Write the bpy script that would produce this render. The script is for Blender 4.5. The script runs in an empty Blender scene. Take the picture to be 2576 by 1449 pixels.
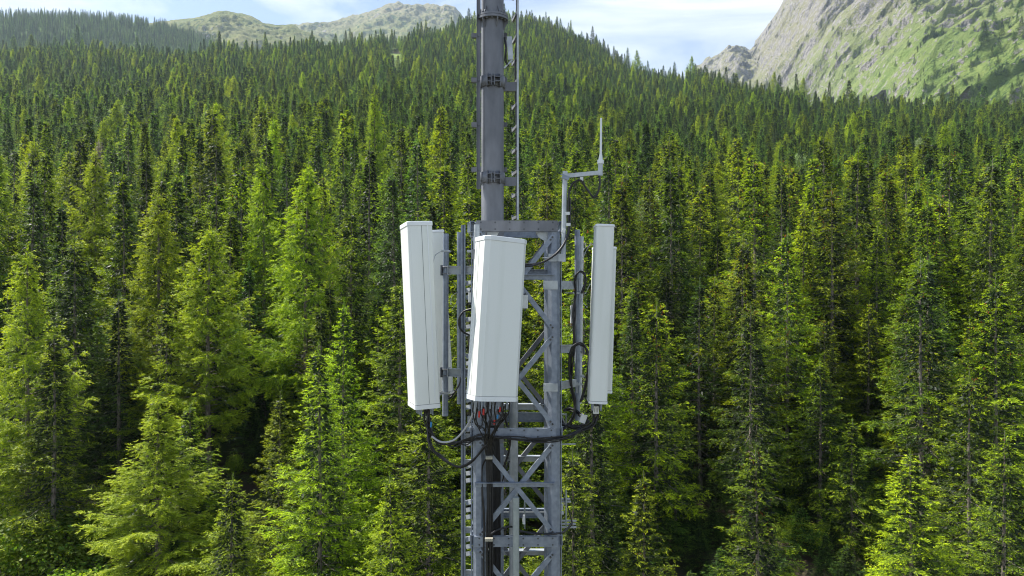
import bpy, math, random
import numpy as np
from mathutils import Vector, Matrix

# ------------------------------------------------------------------ camera, sky, sun, exposure
S = bpy.context.scene
C = S.collection
HAZE = 0.000068
F = 1805.0                       # focal length in pixels of a 2576 px wide frame
cam_d = bpy.data.cameras.new('camera'); cam = bpy.data.objects.new('camera', cam_d); C.objects.link(cam)
cam.location = (0, 0, 0); cam.rotation_euler = (math.radians(90.0), 0, 0)
cam_d.sensor_width = 36.0; cam_d.lens = 36.0 * F / 2576.0
cam_d.clip_start = 0.1; cam_d.clip_end = 20000
S.camera = cam

SUN_EL, SUN_AZ = math.radians(52), math.atan2(-0.90, 0.40)      # azimuth from +Y towards +X
sun_dir = Vector((math.cos(SUN_EL) * math.sin(SUN_AZ), math.cos(SUN_EL) * math.cos(SUN_AZ), math.sin(SUN_EL)))
sd = bpy.data.lights.new('sun', 'SUN'); sun = bpy.data.objects.new('sun', sd); C.objects.link(sun)
sd.energy = 5.0; sd.angle = math.radians(0.5); sd.color = (1.0, 0.955, 0.88)
sun.rotation_euler = (-sun_dir).to_track_quat('-Z', 'Y').to_euler()

W_ = bpy.data.worlds.new("World"); S.world = W_; W_.use_nodes = True
nt = W_.node_tree; nt.nodes.clear()
def N(nt, t, **k):
    n = nt.nodes.new(t)
    for a, b in k.items(): setattr(n, a, b)
    return n
sky = N(nt, 'ShaderNodeTexSky', sky_type='NISHITA'); sky.sun_disc = False
sky.sun_elevation = SUN_EL; sky.sun_rotation = SUN_AZ; sky.altitude = 1500; sky.air_density = 1.0; sky.dust_density = 1.5; sky.ozone_density = 1.2
tc = N(nt, 'ShaderNodeTexCoord'); mp = N(nt, 'ShaderNodeMapping'); mp.inputs['Scale'].default_value = (1.3, 1.3, 6.5)
mp.inputs['Rotation'].default_value = (0.0, 0.16, 0.0)
no = N(nt, 'ShaderNodeTexNoise'); no.inputs['Scale'].default_value = 2.1; no.inputs['Detail'].default_value = 7; no.inputs['Roughness'].default_value = 0.55
no.inputs['Distortion'].default_value = 0.6
rp = N(nt, 'ShaderNodeValToRGB'); rp.color_ramp.elements[0].position = 0.40; rp.color_ramp.elements[0].color = (.12, .12, .12, 1)
rp.color_ramp.elements[1].position = 0.62; rp.color_ramp.elements[1].color = (.92, .92, .92, 1)
mx = N(nt, 'ShaderNodeMix', data_type='RGBA'); mx.inputs[7].default_value = (6.0, 6.3, 6.7, 1)
bg = N(nt, 'ShaderNodeBackground'); bg.inputs['Strength'].default_value = 0.105
wo = N(nt, 'ShaderNodeOutputWorld')
L = nt.links.new
L(tc.outputs['Generated'], mp.inputs[0]); L(mp.outputs[0], no.inputs['Vector']); L(no.outputs[0], rp.inputs[0])
sz = N(nt, 'ShaderNodeSeparateXYZ'); L(tc.outputs['Generated'], sz.inputs[0])
cf = N(nt, 'ShaderNodeMapRange', clamp=True); cf.inputs[1].default_value = .38; cf.inputs[2].default_value = .7; cf.inputs[3].default_value = 1.0; cf.inputs[4].default_value = .08
ml = N(nt, 'ShaderNodeMath', operation='MULTIPLY'); L(sz.outputs[2], cf.inputs[0]); L(cf.outputs[0], ml.inputs[0]); L(rp.outputs[0], ml.inputs[1])
L(ml.outputs[0], mx.inputs[0]); L(sky.outputs[0], mx.inputs[6]); L(mx.outputs[2], bg.inputs[0]); L(bg.outputs[0], wo.inputs[0])

S.view_settings.view_transform = 'Standard'; S.view_settings.look = 'None'; S.view_settings.gamma = 1
S.view_settings.exposure = 0.92
S.cycles.filter_width = 1.1
S.cycles.max_bounces = 6; S.cycles.transparent_max_bounces = 4; S.cycles.diffuse_bounces = 3; S.cycles.volume_bounces = 0

# ------------------------------------------------------------------ helpers
def P(px, py, Y):                 # a point at depth Y metres, from the bearing of a spot in the 2576 px wide photograph
    return Vector(((px - 1288.0) * Y / F, Y, (724.5 - py) * Y / F))
def tag(o, label=None, cat=None, group=None, kind=None):
    if label: o['label'] = label
    if cat: o['category'] = cat
    if group: o['group'] = group
    if kind: o['kind'] = kind
    return o
def thing(name, loc, label, cat, group=None):
    o = bpy.data.objects.new(name, None); C.objects.link(o); o.location = loc; o.empty_display_size = 0.2
    return tag(o, label, cat, group)
class MB:
    def __init__(s): s.v = []; s.f = []; s.sm = []
    def add(s, vs, fs, smooth=False):
        b = len(s.v); s.v += [tuple(v) for v in vs]; s.f += [tuple(b + i for i in f) for f in fs]; s.sm += [smooth] * len(fs); return s
    def extrude(s, prof, p0, p1, up=(0, 0, 1), smooth=False, caps=True):
        p0 = Vector(p0); p1 = Vector(p1); d = (p1 - p0).normalized(); up = Vector(up)
        if abs(d.dot(up)) > .98: up = Vector((0, 1, 0))
        x = d.cross(up).normalized(); y = x.cross(d).normalized(); n = len(prof)
        vs = [p + x * a + y * b for p in (p0, p1) for a, b in prof]
        s.add(vs, [(i, (i + 1) % n, n + (i + 1) % n, n + i) for i in range(n)], smooth)
        if caps: s.add(vs, [tuple(range(n))[::-1], tuple(range(n, 2 * n))])
        return s
    def bar(s, p0, p1, w, h, up=(0, 0, 1)):
        w /= 2; h /= 2; return s.extrude([(-w, -h), (w, -h), (w, h), (-w, h)], p0, p1, up)
    def angle(s, p0, p1, w, t=.009, up=(0, 0, 1), fx=1, fy=1):       # an L profile
        pr = [(0, 0), (w * fx, 0), (w * fx, t * fy), (t * fx, t * fy), (t * fx, w * fy), (0, w * fy)]
        return s.extrude(pr, p0, p1, up)
    def channel(s, p0, p1, h, b, t=.009, up=(0, 0, 1), fx=1):        # a C profile, web on the outside
        a = h / 2; pr = [(0, -a), (b * fx, -a), (b * fx, -a + t), (t * fx, -a + t), (t * fx, a - t), (b * fx, a - t), (b * fx, a), (0, a)]
        return s.extrude(pr, p0, p1, up)
    def cyl(s, p0, p1, r, r1=None, n=12, smooth=True):
        r1 = r if r1 is None else r1; p0 = Vector(p0); p1 = Vector(p1); d = (p1 - p0).normalized()
        up = Vector((0, 0, 1)) if abs(d.z) < .9 else Vector((0, 1, 0)); x = d.cross(up).normalized(); y = x.cross(d)
        vs = [p + (x * math.cos(2 * math.pi * i / n) + y * math.sin(2 * math.pi * i / n)) * q for p, q in ((p0, r), (p1, r1)) for i in range(n)]
        s.add(vs, [(i, (i + 1) % n, n + (i + 1) % n, n + i) for i in range(n)], smooth)
        s.add(vs, [tuple(range(n))[::-1], tuple(range(n, 2 * n))]); return s
    def tube(s, pts, r, n=7):
        pts = [Vector(p) for p in pts]; rings = []; x = None
        for i, p in enumerate(pts):
            d = (pts[min(i + 1, len(pts) - 1)] - pts[max(i - 1, 0)]).normalized()
            if x is None:
                u = Vector((0, 1, 0)) if abs(d.y) < .9 else Vector((1, 0, 0)); x = d.cross(u).normalized()
            x = (x - d * x.dot(d)).normalized(); y = d.cross(x)
            rings.append([p + (x * math.cos(2 * math.pi * k / n) + y * math.sin(2 * math.pi * k / n)) * r for k in range(n)])
        vs = [v for R_ in rings for v in R_]; fs = []
        for i in range(len(pts) - 1):
            for k in range(n): fs.append((i * n + k, i * n + (k + 1) % n, (i + 1) * n + (k + 1) % n, (i + 1) * n + k))
        s.add(vs, fs, True); s.add(vs, [tuple(range(n))[::-1], tuple(range(len(vs) - n, len(vs)))]); return s
    def bolt(s, p, d, r=.011, l=.014):
        p = Vector(p); d = Vector(d); s.cyl(p, p + d * l, r, n=6, smooth=False); return s
    def build(s, name, mat, parent=None, origin=None):
        me = bpy.data.meshes.new(name)
        org = Vector(origin) if origin is not None else (parent.location if parent is not None else Vector((0, 0, 0)))
        me.from_pydata([(v[0] - org[0], v[1] - org[1], v[2] - org[2]) for v in s.v], [], s.f)
        me.polygons.foreach_set('use_smooth', s.sm); me.materials.append(mat); me.update()
        o = bpy.data.objects.new(name, me); C.objects.link(o)
        if parent is not None: o.parent = parent
        else: o.location = org
        return o
def spline(pts, sub=8):
    pts = [Vector(p) for p in pts]; out = []
    q = [pts[0] * 2 - pts[1]] + pts + [pts[-1] * 2 - pts[-2]]
    for i in range(1, len(q) - 2):
        a, b, c, d = q[i - 1], q[i], q[i + 1], q[i + 2]
        for k in range(sub):
            t = k / sub
            out.append(.5 * ((2 * b) + (c - a) * t + (2 * a - 5 * b + 4 * c - d) * t * t + (3 * b - a - 3 * c + d) * t ** 3))
    out.append(pts[-1]); return out

# ------------------------------------------------------------------ materials
def mat(name, col, rough=.6, metal=0.0, col2=None, scale=8.0, bump=0.0, detail=5, lo=.35, hi=.65, stretch=None, bscale=None, spec=None):
    m = bpy.data.materials.new(name); m.use_nodes = True; t = m.node_tree; b = t.nodes['Principled BSDF']
    b.inputs['Base Color'].default_value = (*col, 1); b.inputs['Roughness'].default_value = rough; b.inputs['Metallic'].default_value = metal
    if spec is not None: b.inputs['Specular IOR Level'].default_value = spec
    tc = N(t, 'ShaderNodeTexCoord'); mp = N(t, 'ShaderNodeMapping')
    if stretch: mp.inputs['Scale'].default_value = stretch
    t.links.new(tc.outputs['Object'], mp.inputs[0])
    if col2:
        no = N(t, 'ShaderNodeTexNoise'); no.inputs['Scale'].default_value = scale; no.inputs['Detail'].default_value = detail
        r = N(t, 'ShaderNodeValToRGB'); r.color_ramp.elements[0].position = lo; r.color_ramp.elements[1].position = hi
        r.color_ramp.elements[0].color = (*col, 1); r.color_ramp.elements[1].color = (*col2, 1)
        t.links.new(mp.outputs[0], no.inputs['Vector']); t.links.new(no.outputs[0], r.inputs[0]); t.links.new(r.outputs[0], b.inputs['Base Color'])
    if bump:
        n2 = N(t, 'ShaderNodeTexNoise'); n2.inputs['Scale'].default_value = bscale or scale * 2; n2.inputs['Detail'].default_value = 6
        bp = N(t, 'ShaderNodeBump'); bp.inputs['Strength'].default_value = bump; bp.inputs['Distance'].default_value = .05
        t.links.new(mp.outputs[0], n2.inputs['Vector']); t.links.new(n2.outputs[0], bp.inputs['Height']); t.links.new(bp.outputs[0], b.inputs['Normal'])
    return m
M = {}
M['galv'] = mat('galvanised_steel', (.205, .235, .285), .46, .35, (.285, .325, .385), 16, .06, 10, .34, .68)
M['galv_dull'] = mat('weathered_steel', (.14, .146, .16), .55, .3, (.235, .242, .26), 5, .08, 9, .35, .68, (1, 1, .35))
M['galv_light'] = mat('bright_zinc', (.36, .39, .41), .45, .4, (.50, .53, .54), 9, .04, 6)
M['bolt'] = mat('dark_bolt_steel', (.05, .05, .055), .5, .5, (.12, .12, .12), 30)
M['pipe_new'] = mat('greenish_zinc', (.30, .34, .33), .5, .25, (.38, .42, .40), 12, .03, 8)
M['radome'] = mat('white_radome', (.69, .72, .66), .38, 0, (.785, .81, .765), 5, .012, 9, .22, .5, (1, 1, .08), 60)
M['radome2'] = mat('white_cap', (.76, .79, .78), .42, 0, (.80, .82, .81), 5)
M['dark'] = mat('dark_seam', (.08, .085, .09), .7)
M['cable'] = mat('black_rubber', (.012, .012, .013), .42, 0, (.02, .02, .021), 20)
M['cable_grey'] = mat('grey_sheath', (.45, .46, .47), .5)
M['box'] = mat('white_plastic', (.66, .68, .66), .5, 0, (.72, .73, .71), 8)
M['red'] = mat('red_tape', (.55, .03, .02), .5)
M['blue'] = mat('blue_tape', (.03, .22, .5), .5)
M['cream'] = mat('cream_clamp', (.34, .32, .25), .6, 0, (.42, .40, .32), 10)
M['bark'] = mat('spruce_bark', (.11, .085, .07), .9, 0, (.32, .275, .24), 3.0, .5, 8, .35, .7, (3, 3, .8))
M['bark_larch'] = mat('larch_bark', (.10, .075, .06), .9, 0, (.24, .20, .175), 3.0, .5, 8, .35, .7, (3, 3, .8))

def foliage_mat(name, hue_shift, transl=.28, lo=.78, hi=1.9):
    m = bpy.data.materials.new(name); m.use_nodes = True; t = m.node_tree; t.nodes.clear()
    at = N(t, 'ShaderNodeAttribute'); at.attribute_name = 'leafcol'
    oi = N(t, 'ShaderNodeObjectInfo'); hs = N(t, 'ShaderNodeHueSaturation')
    mr = N(t, 'ShaderNodeMapRange'); mr.inputs[3].default_value = lo; mr.inputs[4].default_value = hi; hs.inputs['Saturation'].default_value = 1.10
    mh = N(t, 'ShaderNodeMapRange'); mh.inputs[3].default_value = .487 + hue_shift; mh.inputs[4].default_value = .513 + hue_shift
    wn = N(t, 'ShaderNodeTexWhiteNoise', noise_dimensions='1D')
    df = N(t, 'ShaderNodeBsdfPrincipled'); df.inputs['Roughness'].default_value = .55; df.inputs['Specular IOR Level'].default_value = .35
    tr = N(t, 'ShaderNodeBsdfTranslucent'); ms = N(t, 'ShaderNodeMixShader'); ms.inputs[0].default_value = transl
    br = N(t, 'ShaderNodeHueSaturation'); br.inputs['Value'].default_value = 1.5; br.inputs['Hue'].default_value = .492; br.inputs['Saturation'].default_value = 1.06
    o = N(t, 'ShaderNodeOutputMaterial'); k = t.links.new
    k(oi.outputs['Random'], mr.inputs[0]); k(oi.outputs['Random'], wn.inputs['W']); k(wn.outputs['Value'], mh.inputs[0])
    k(mr.outputs[0], hs.inputs['Value']); k(mh.outputs[0], hs.inputs['Hue']); k(at.outputs['Color'], hs.inputs['Color'])
    k(hs.outputs[0], df.inputs['Base Color']); k(hs.outputs[0], br.inputs['Color']); k(br.outputs[0], tr.inputs['Color'])
    k(df.outputs[0], ms.inputs[1]); k(tr.outputs[0], ms.inputs[2]); k(ms.outputs[0], o.inputs[0])
    return m
M['needles'] = foliage_mat('spruce_needles', 0.0)
M['larch'] = foliage_mat('larch_needles', -.004, .40, 1.2, 1.55)
M['leaves'] = foliage_mat('shrub_leaves', -.005, .5)

# ------------------------------------------------------------------ terrain
def sm(x, a, b):
    t = np.clip((np.asarray(x, float) - a) / (b - a), 0, 1); return t * t * (3 - 2 * t)
def vnoise(x, y, seed=0):
    x = np.asarray(x, float); y = np.asarray(y, float)
    xi = np.floor(x).astype(np.int64); yi = np.floor(y).astype(np.int64); fx = x - xi; fy = y - yi
    fx = fx * fx * (3 - 2 * fx); fy = fy * fy * (3 - 2 * fy)
    def h(a, b):
        n = (a * 374761393 + b * 668265263 + seed * 974711) & 0xffffffff
        n = ((n ^ (n >> 13)) * 1274126177) & 0xffffffff
        return ((n ^ (n >> 16)) & 0xffff) / 65535.0
    return (h(xi, yi) * (1 - fx) + h(xi + 1, yi) * fx) * (1 - fy) + (h(xi, yi + 1) * (1 - fx) + h(xi + 1, yi + 1) * fx) * fy
def fbm(x, y, oct=5, seed=0, ridged=False):
    a = 1.0; s = 0; tot = 0
    for i in range(oct):
        n = vnoise(x * 2 ** i, y * 2 ** i, seed + i * 7)
        if ridged: n = 1 - abs(2 * n - 1)
        s = s + a * n; tot += a; a *= .5
    return s / tot

TREE_H = 24.0
ridge_px = [-900, -300, 0, 300, 600, 750, 1000, 1080, 1110, 1150, 1230, 1300, 1360, 1400, 1460, 1500, 1540, 1570, 1600, 1700, 1800, 1900, 2000, 2100, 2300, 2450, 2600, 3100]
ridge_py = [95, 105, 112, 118, 122, 105, 82, 74, 62, 47, 32, 28, 38, 52, 78, 102, 128, 150, 166, 176, 186, 205, 224, 246, 256, 258, 262, 270]
ridge_u = (np.array(ridge_px) - 1288) / F; ridge_e = (724.5 - np.array(ridge_py)) / F
def YR(u): return 900 + 250 * sm(u, -.35, -.05) - 480 * sm(u, .05, .42)
gk_y = [0, 30, 45, 60, 80, 100, 130, 170, 220, 300, 350]
gk_z = [-27, -22.5, -19.3, -15.5, -9.5, -4, 4.5, 14, 28, 52, 68]
def ground(x, y):
    x = np.asarray(x, float); y = np.asarray(y, float); yy = np.maximum(y, 1.0); u = x / yy
    de = .006 + .040 * sm(u, -.15, .35)
    zn = np.interp(yy, gk_y, gk_z) - de * np.minimum(yy, 350) * sm(yy, 50, 200)
    yr = YR(u); er = np.interp(u, ridge_u, ridge_e); e350 = (68 + TREE_H) / 350 - de
    s = np.clip((yy - 350) / (yr - 350), 0, 1)
    ef = e350 + (er - e350) * s ** .85
    zf = np.minimum(yy, yr) * ef - TREE_H - np.maximum(yy - yr, 0) * .5
    z = np.where(yy < 350, zn, zf)
    z = z + (fbm(x / 9.0, y / 9.0, 3, 5) - .5) * 1.2 * sm(yy, 20, 60) + (fbm(x / 60.0, y / 60.0, 3, 9) - .5) * 9 * sm(yy, 120, 300) * (1 - sm(yy, .8 * yr, yr))
    return z
def grid_mesh(name, X, Y_, Z, material):
    r, c = X.shape; me = bpy.data.meshes.new(name)
    idx = np.arange(r * c).reshape(r, c)
    f = np.stack([idx[:-1, :-1], idx[:-1, 1:], idx[1:, 1:], idx[1:, :-1]], -1).reshape(-1, 4)
    me.from_pydata(np.stack([X, Y_, Z], -1).reshape(-1, 3).tolist(), [], f.tolist())
    me.polygons.foreach_set('use_smooth', [True] * len(f)); me.materials.append(material); me.update()
    o = bpy.data.objects.new(name, me); C.objects.link(o); return o

# forest floor: litter, moss, grass
m = mat('forest_floor', (.085, .055, .035), .95, 0, (.05, .075, .02), .25, .6, 9, .42, .6, None, 1.5); M['floor'] = m
m = bpy.data.materials.new('mountain_slope'); m.use_nodes = True; M['mountain'] = m
def mountain_mat(m, rock_z0, rock_z1, sc, grass1, grass2, dry, rock1, rock2, rock_bias=0.0):
    m.use_nodes = True; t = m.node_tree; b = t.nodes['Principled BSDF']; b.inputs['Roughness'].default_value = .95; b.inputs['Specular IOR Level'].default_value = .1
    k = t.links.new; g = N(t, 'ShaderNodeNewGeometry'); sp = N(t, 'ShaderNodeSeparateXYZ'); k(g.outputs['Position'], sp.inputs[0])
    sn = N(t, 'ShaderNodeSeparateXYZ'); k(g.outputs['Normal'], sn.inputs[0])
    def noise(s, d=8, r=.6):
        n = N(t, 'ShaderNodeTexNoise'); n.inputs['Scale'].default_value = s; n.inputs['Detail'].default_value = d; n.inputs['Roughness'].default_value = r
        k(g.outputs['Position'], n.inputs['Vector']); return n.outputs[0]
    def mth(op, a, b_, c=None):
        n = N(t, 'ShaderNodeMath', operation=op)
        for i, q in enumerate((a, b_, c)):
            if q is None: continue
            if isinstance(q, (int, float)): n.inputs[i].default_value = q
            else: k(q, n.inputs[i])
        return n.outputs[0]
    def mr(v, a, b_, c=0, d=1):
        n = N(t, 'ShaderNodeMapRange', clamp=True)
        for i, q in enumerate((v, a, b_, c, d)):
            if isinstance(q, (int, float)): n.inputs[i].default_value = q
            else: k(q, n.inputs[i])
        return n.outputs[0]
    def mix(f, c1, c2):
        n = N(t, 'ShaderNodeMix', data_type='RGBA'); k(f, n.inputs[0])
        for i, q in ((6, c1), (7, c2)):
            if isinstance(q, tuple): n.inputs[i].default_value = (*q, 1)
            else: k(q, n.inputs[i])
        return n.outputs[2]
    n1 = noise(.004 * sc); n2 = noise(.02 * sc, 9, .65); n3 = noise(.09 * sc, 8, .7)
    n4 = noise(.35 * sc, 6, .7); gr = mix(mr(mth('ADD', n2, mth('MULTIPLY', mth('SUBTRACT', n4, .5), .5)), .42, .58), grass1, grass2)
    hz = mr(mth('ADD', sp.outputs[2], mth('MULTIPLY', mth('SUBTRACT', n1, .5), 500)), rock_z0, rock_z1)
    gr = mix(hz, gr, dry)
    sh = mr(n3, .53, .57)                                   # dwarf pine and alder thickets
    gr = mix(mth('MULTIPLY', mth('MULTIPLY', sh, mr(n1, .40, .5)), .85), gr, (.05, .105, .035))
    rk = mix(mr(mth('ADD', n3, mth('MULTIPLY', mth('SUBTRACT', n4, .5), .8)), .38, .60), rock1, rock2)
    steep = mr(sn.outputs[2], .74, .5)
    rf = mth('ADD', mth('ADD', mth('MULTIPLY', steep, .4), mth('MULTIPLY', mr(n3, .45, .62), .35)), mth('ADD', mth('MULTIPLY', hz, .17), rock_bias))
    rf = mr(mth('ADD', rf, mth('MULTIPLY', mth('SUBTRACT', n2, .5), 1.6)), .61, .68)
    k(mix(rf, gr, rk), b.inputs['Base Color'])
    bp = N(t, 'ShaderNodeBump'); bp.inputs['Strength'].default_value = 1.0; bp.inputs['Distance'].default_value = 14 / sc ** .5; k(mth('ADD', n3, mth('MULTIPLY', n4, .35)), bp.inputs['Height'])
    k(bp.outputs[0], b.inputs['Normal'])
    return m

us = np.linspace(-1.0, 1.0, 201)
ys = np.concatenate([np.linspace(1, 60, 40), np.linspace(63, 350, 80), np.linspace(358, 1250, 100), np.linspace(1280, 1700, 8)])
U, V = np.meshgrid(us, ys); X = U * (V + 25)
go = grid_mesh('ground', X, V, ground(X, V), M['floor']); tag(go, kind='structure')
# rest of the ground: behind and beside the camera, and out to the horizon
sheet = MB(); R_ = 5900
sheet.add([(-R_, -290, -40), (R_, -290, -40), (R_, R_, -40), (-R_, R_, -40)], [(0, 1, 2, 3)]); so = sheet.build("terrain", M['floor']); tag(so, kind='structure')
bk = np.linspace(-60, 1, 12); Ub, Vb = np.meshgrid(np.linspace(-26, 26, 20), bk)
bo = grid_mesh('ground', Ub, Vb, ground(Ub, np.maximum(Vb, 1)) - (1 - Vb) * .2, M['floor']); tag(bo, kind='structure')

# ---- far mountains: real sheets at their own distance
def hill(name, upx, skyf, footf, Yfoot, Ytop, material, rows=120, cols=260, amp=40, sc=300, seed=1, back=600, curve=1.0, rough_sky=0, tilt=0):
    u = np.linspace((upx[0] - 1288) / F, (upx[1] - 1288) / F, cols); px = u * F + 1288
    es = (724.5 - np.interp(px, *skyf)) / F; ef = (724.5 - np.interp(px, *footf)) / F
    y0 = np.interp(px, *Yfoot); y1 = np.interp(px, *Ytop)
    v = np.linspace(0, 1, rows)[:, None]
    Y_ = y0 + (y1 - y0) * v; z0 = ef * y0; z1 = es * y1
    Z = z0 + (z1 - z0) * v ** curve; X = u[None, :] * Y_
    win = np.minimum(1, (1 - v) * 6)
    d = (fbm(X / sc, Z / sc + Y_ / sc * .7, 6, seed, True) - .5)
    d2 = (fbm(X / 55.0, (Z + Y_) / 70.0, 4, seed + 3, True) - .5)
    d3 = (fbm(X / 110.0, Z / 38.0 + X / 400.0, 5, seed + 9, True) - .5) * sm(fbm(X / 170.0, Z / 120.0, 3, seed + 12), .45, .62)
    Y_ = Y_ - (d * amp * 2.4 + d2 * amp * .7 + d3 * amp * 1.3) * win
    Z = Z + (d * amp * 1.1 + d2 * amp * .7 + d3 * amp * .5) * win + (fbm(X / 38.0, Y_ * 0 + 3.3, 5, seed + 5) - .5) * rough_sky * (v ** 6)
    Xb = np.vstack([X[-1:] * (1 + back / Y_[-1:])]); Yb = Y_[-1:] + back; Zb = Z[-1:] - back * .8
    X = np.vstack([X, Xb]); Y_ = np.vstack([Y_, Yb]); Z = np.vstack([Z, Zb])
    o = grid_mesh(name, X, Y_, Z, material); tag(o, kind='structure')
    return X, Y_, Z
mm1 = mountain_mat(bpy.data.materials.new('mountain_meadow_right'), 330, 780, 1.0, (.19, .28, .065), (.29, .37, .10), (.31, .295, .17), (.17, .165, .17), (.42, .39, .355))
mm2 = mountain_mat(bpy.data.materials.new('mountain_meadow_far'), 1250, 1700, .5, (.20, .23, .075), (.29, .29, .12), (.33, .29, .19), (.2, .19, .185), (.42, .385, .35), -.10)
mm3 = mountain_mat(bpy.data.materials.new('forest_hill_floor'), 1500, 1700, 1.0, (.16, .25, .06), (.2, .3, .07), (.2, .2, .1), (.2, .19, .18), (.3, .28, .26), -.6)
RM = hill('mountain', (1740, 3300),
     ([1740, 1795, 1808, 1830, 1846, 1868, 1888, 1900, 1915, 1940, 1960, 1975, 2050, 2200, 3300], [185, 158, 143, 117, 116, 124, 123, 108, 88, 55, 25, 2, -70, -120, -180]),
     ([1740, 1800, 2000, 2100, 2300, 2576, 3300], [230, 230, 280, 300, 310, 320, 330]),
     ([1740, 1900, 2100, 2300, 2576, 3300], [2900, 2300, 1500, 1050, 820, 700]),
     ([1740, 1890, 1900, 2000, 2300, 2576, 3300], [3600, 3500, 3000, 2500, 1900, 1600, 1500]), mm1, 220, 460, 62, 260, 11, rough_sky=95)
hill('mountain', (350, 900),
     ([350, 480, 515, 545, 565, 585, 610, 650, 690, 740, 800, 900], [60, 45, 38, 28, 26, 31, 34, 52, 62, 64, 90, 130]),
     ([350, 900], [220, 220]), ([350, 900], [1900, 1900]), ([350, 560, 900], [2700, 2700, 2500]), mm3 if False else mm2, 110, 240, 30, 330, 21, rough_sky=18)
hill('mountain', (640, 1320),
     ([640, 745, 800, 860, 905, 940, 970, 1000, 1020, 1048, 1062, 1078, 1090, 1108, 1118, 1128, 1143, 1160, 1200, 1320], [80, 62, 57, 50, 34, 24, 13, 8, 7, 10, 16, 9, 9, 17, 11, 12, 18, 34, 80, 150]),
     ([640, 1320], [200, 200]), ([640, 1320], [2900, 2900]), ([640, 1320], [4100, 4100]), mm2, 110, 300, 36, 420, 31, rough_sky=40)
LH = hill('hill', (-900, 820),
     ([-900, -300, 0, 60, 200, 300, 400, 450, 520, 600, 700, 820], [60, 50, 44, 42, 46, 52, 66, 82, 108, 128, 150, 175]),
     ([-900, 820], [190, 190]), ([-900, 0, 500, 820], [1300, 1300, 1500, 1700]), ([-900, 0, 450, 820], [1750, 1750, 1950, 2100]), mm3, 70, 160, 14, 220, 41)

# ------------------------------------------------------------------ trees
def leaf_mesh(name, p, d, side, ln, w, col, material):
    """p, d, side: (n,3); one bent leaf-shaped face pair per twig"""
    n = len(p); a = p; b = p + d * (ln * .4)[:, None] + side * (w / 2)[:, None]; c = p + d * ln[:, None]; e = p + d * (ln * .45)[:, None] - side * (w / 2)[:, None]
    v = np.stack([a, b, c, e], 1).reshape(-1, 3).astype(np.float32)
    me = bpy.data.meshes.new(name); me.vertices.add(4 * n); me.vertices.foreach_set('co', v.ravel())
    me.loops.add(4 * n); me.loops.foreach_set('vertex_index', np.arange(4 * n, dtype=np.int32))
    me.polygons.add(n); me.polygons.foreach_set('loop_start', np.arange(0, 4 * n, 4, dtype=np.int32)); me.polygons.foreach_set('loop_total', np.full(n, 4, dtype=np.int32))
    ca = me.color_attributes.new('leafcol', 'FLOAT_COLOR', 'POINT')
    cc = np.concatenate([np.repeat(col, 4, axis=0), np.ones((4 * n, 1))], 1).astype(np.float32); ca.data.foreach_set('color', cc.ravel())
    me.materials.append(material); me.update(calc_edges=True); me.validate(); return me
def unit(a): return a / np.maximum(np.linalg.norm(a, axis=-1, keepdims=True), 1e-6)
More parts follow.
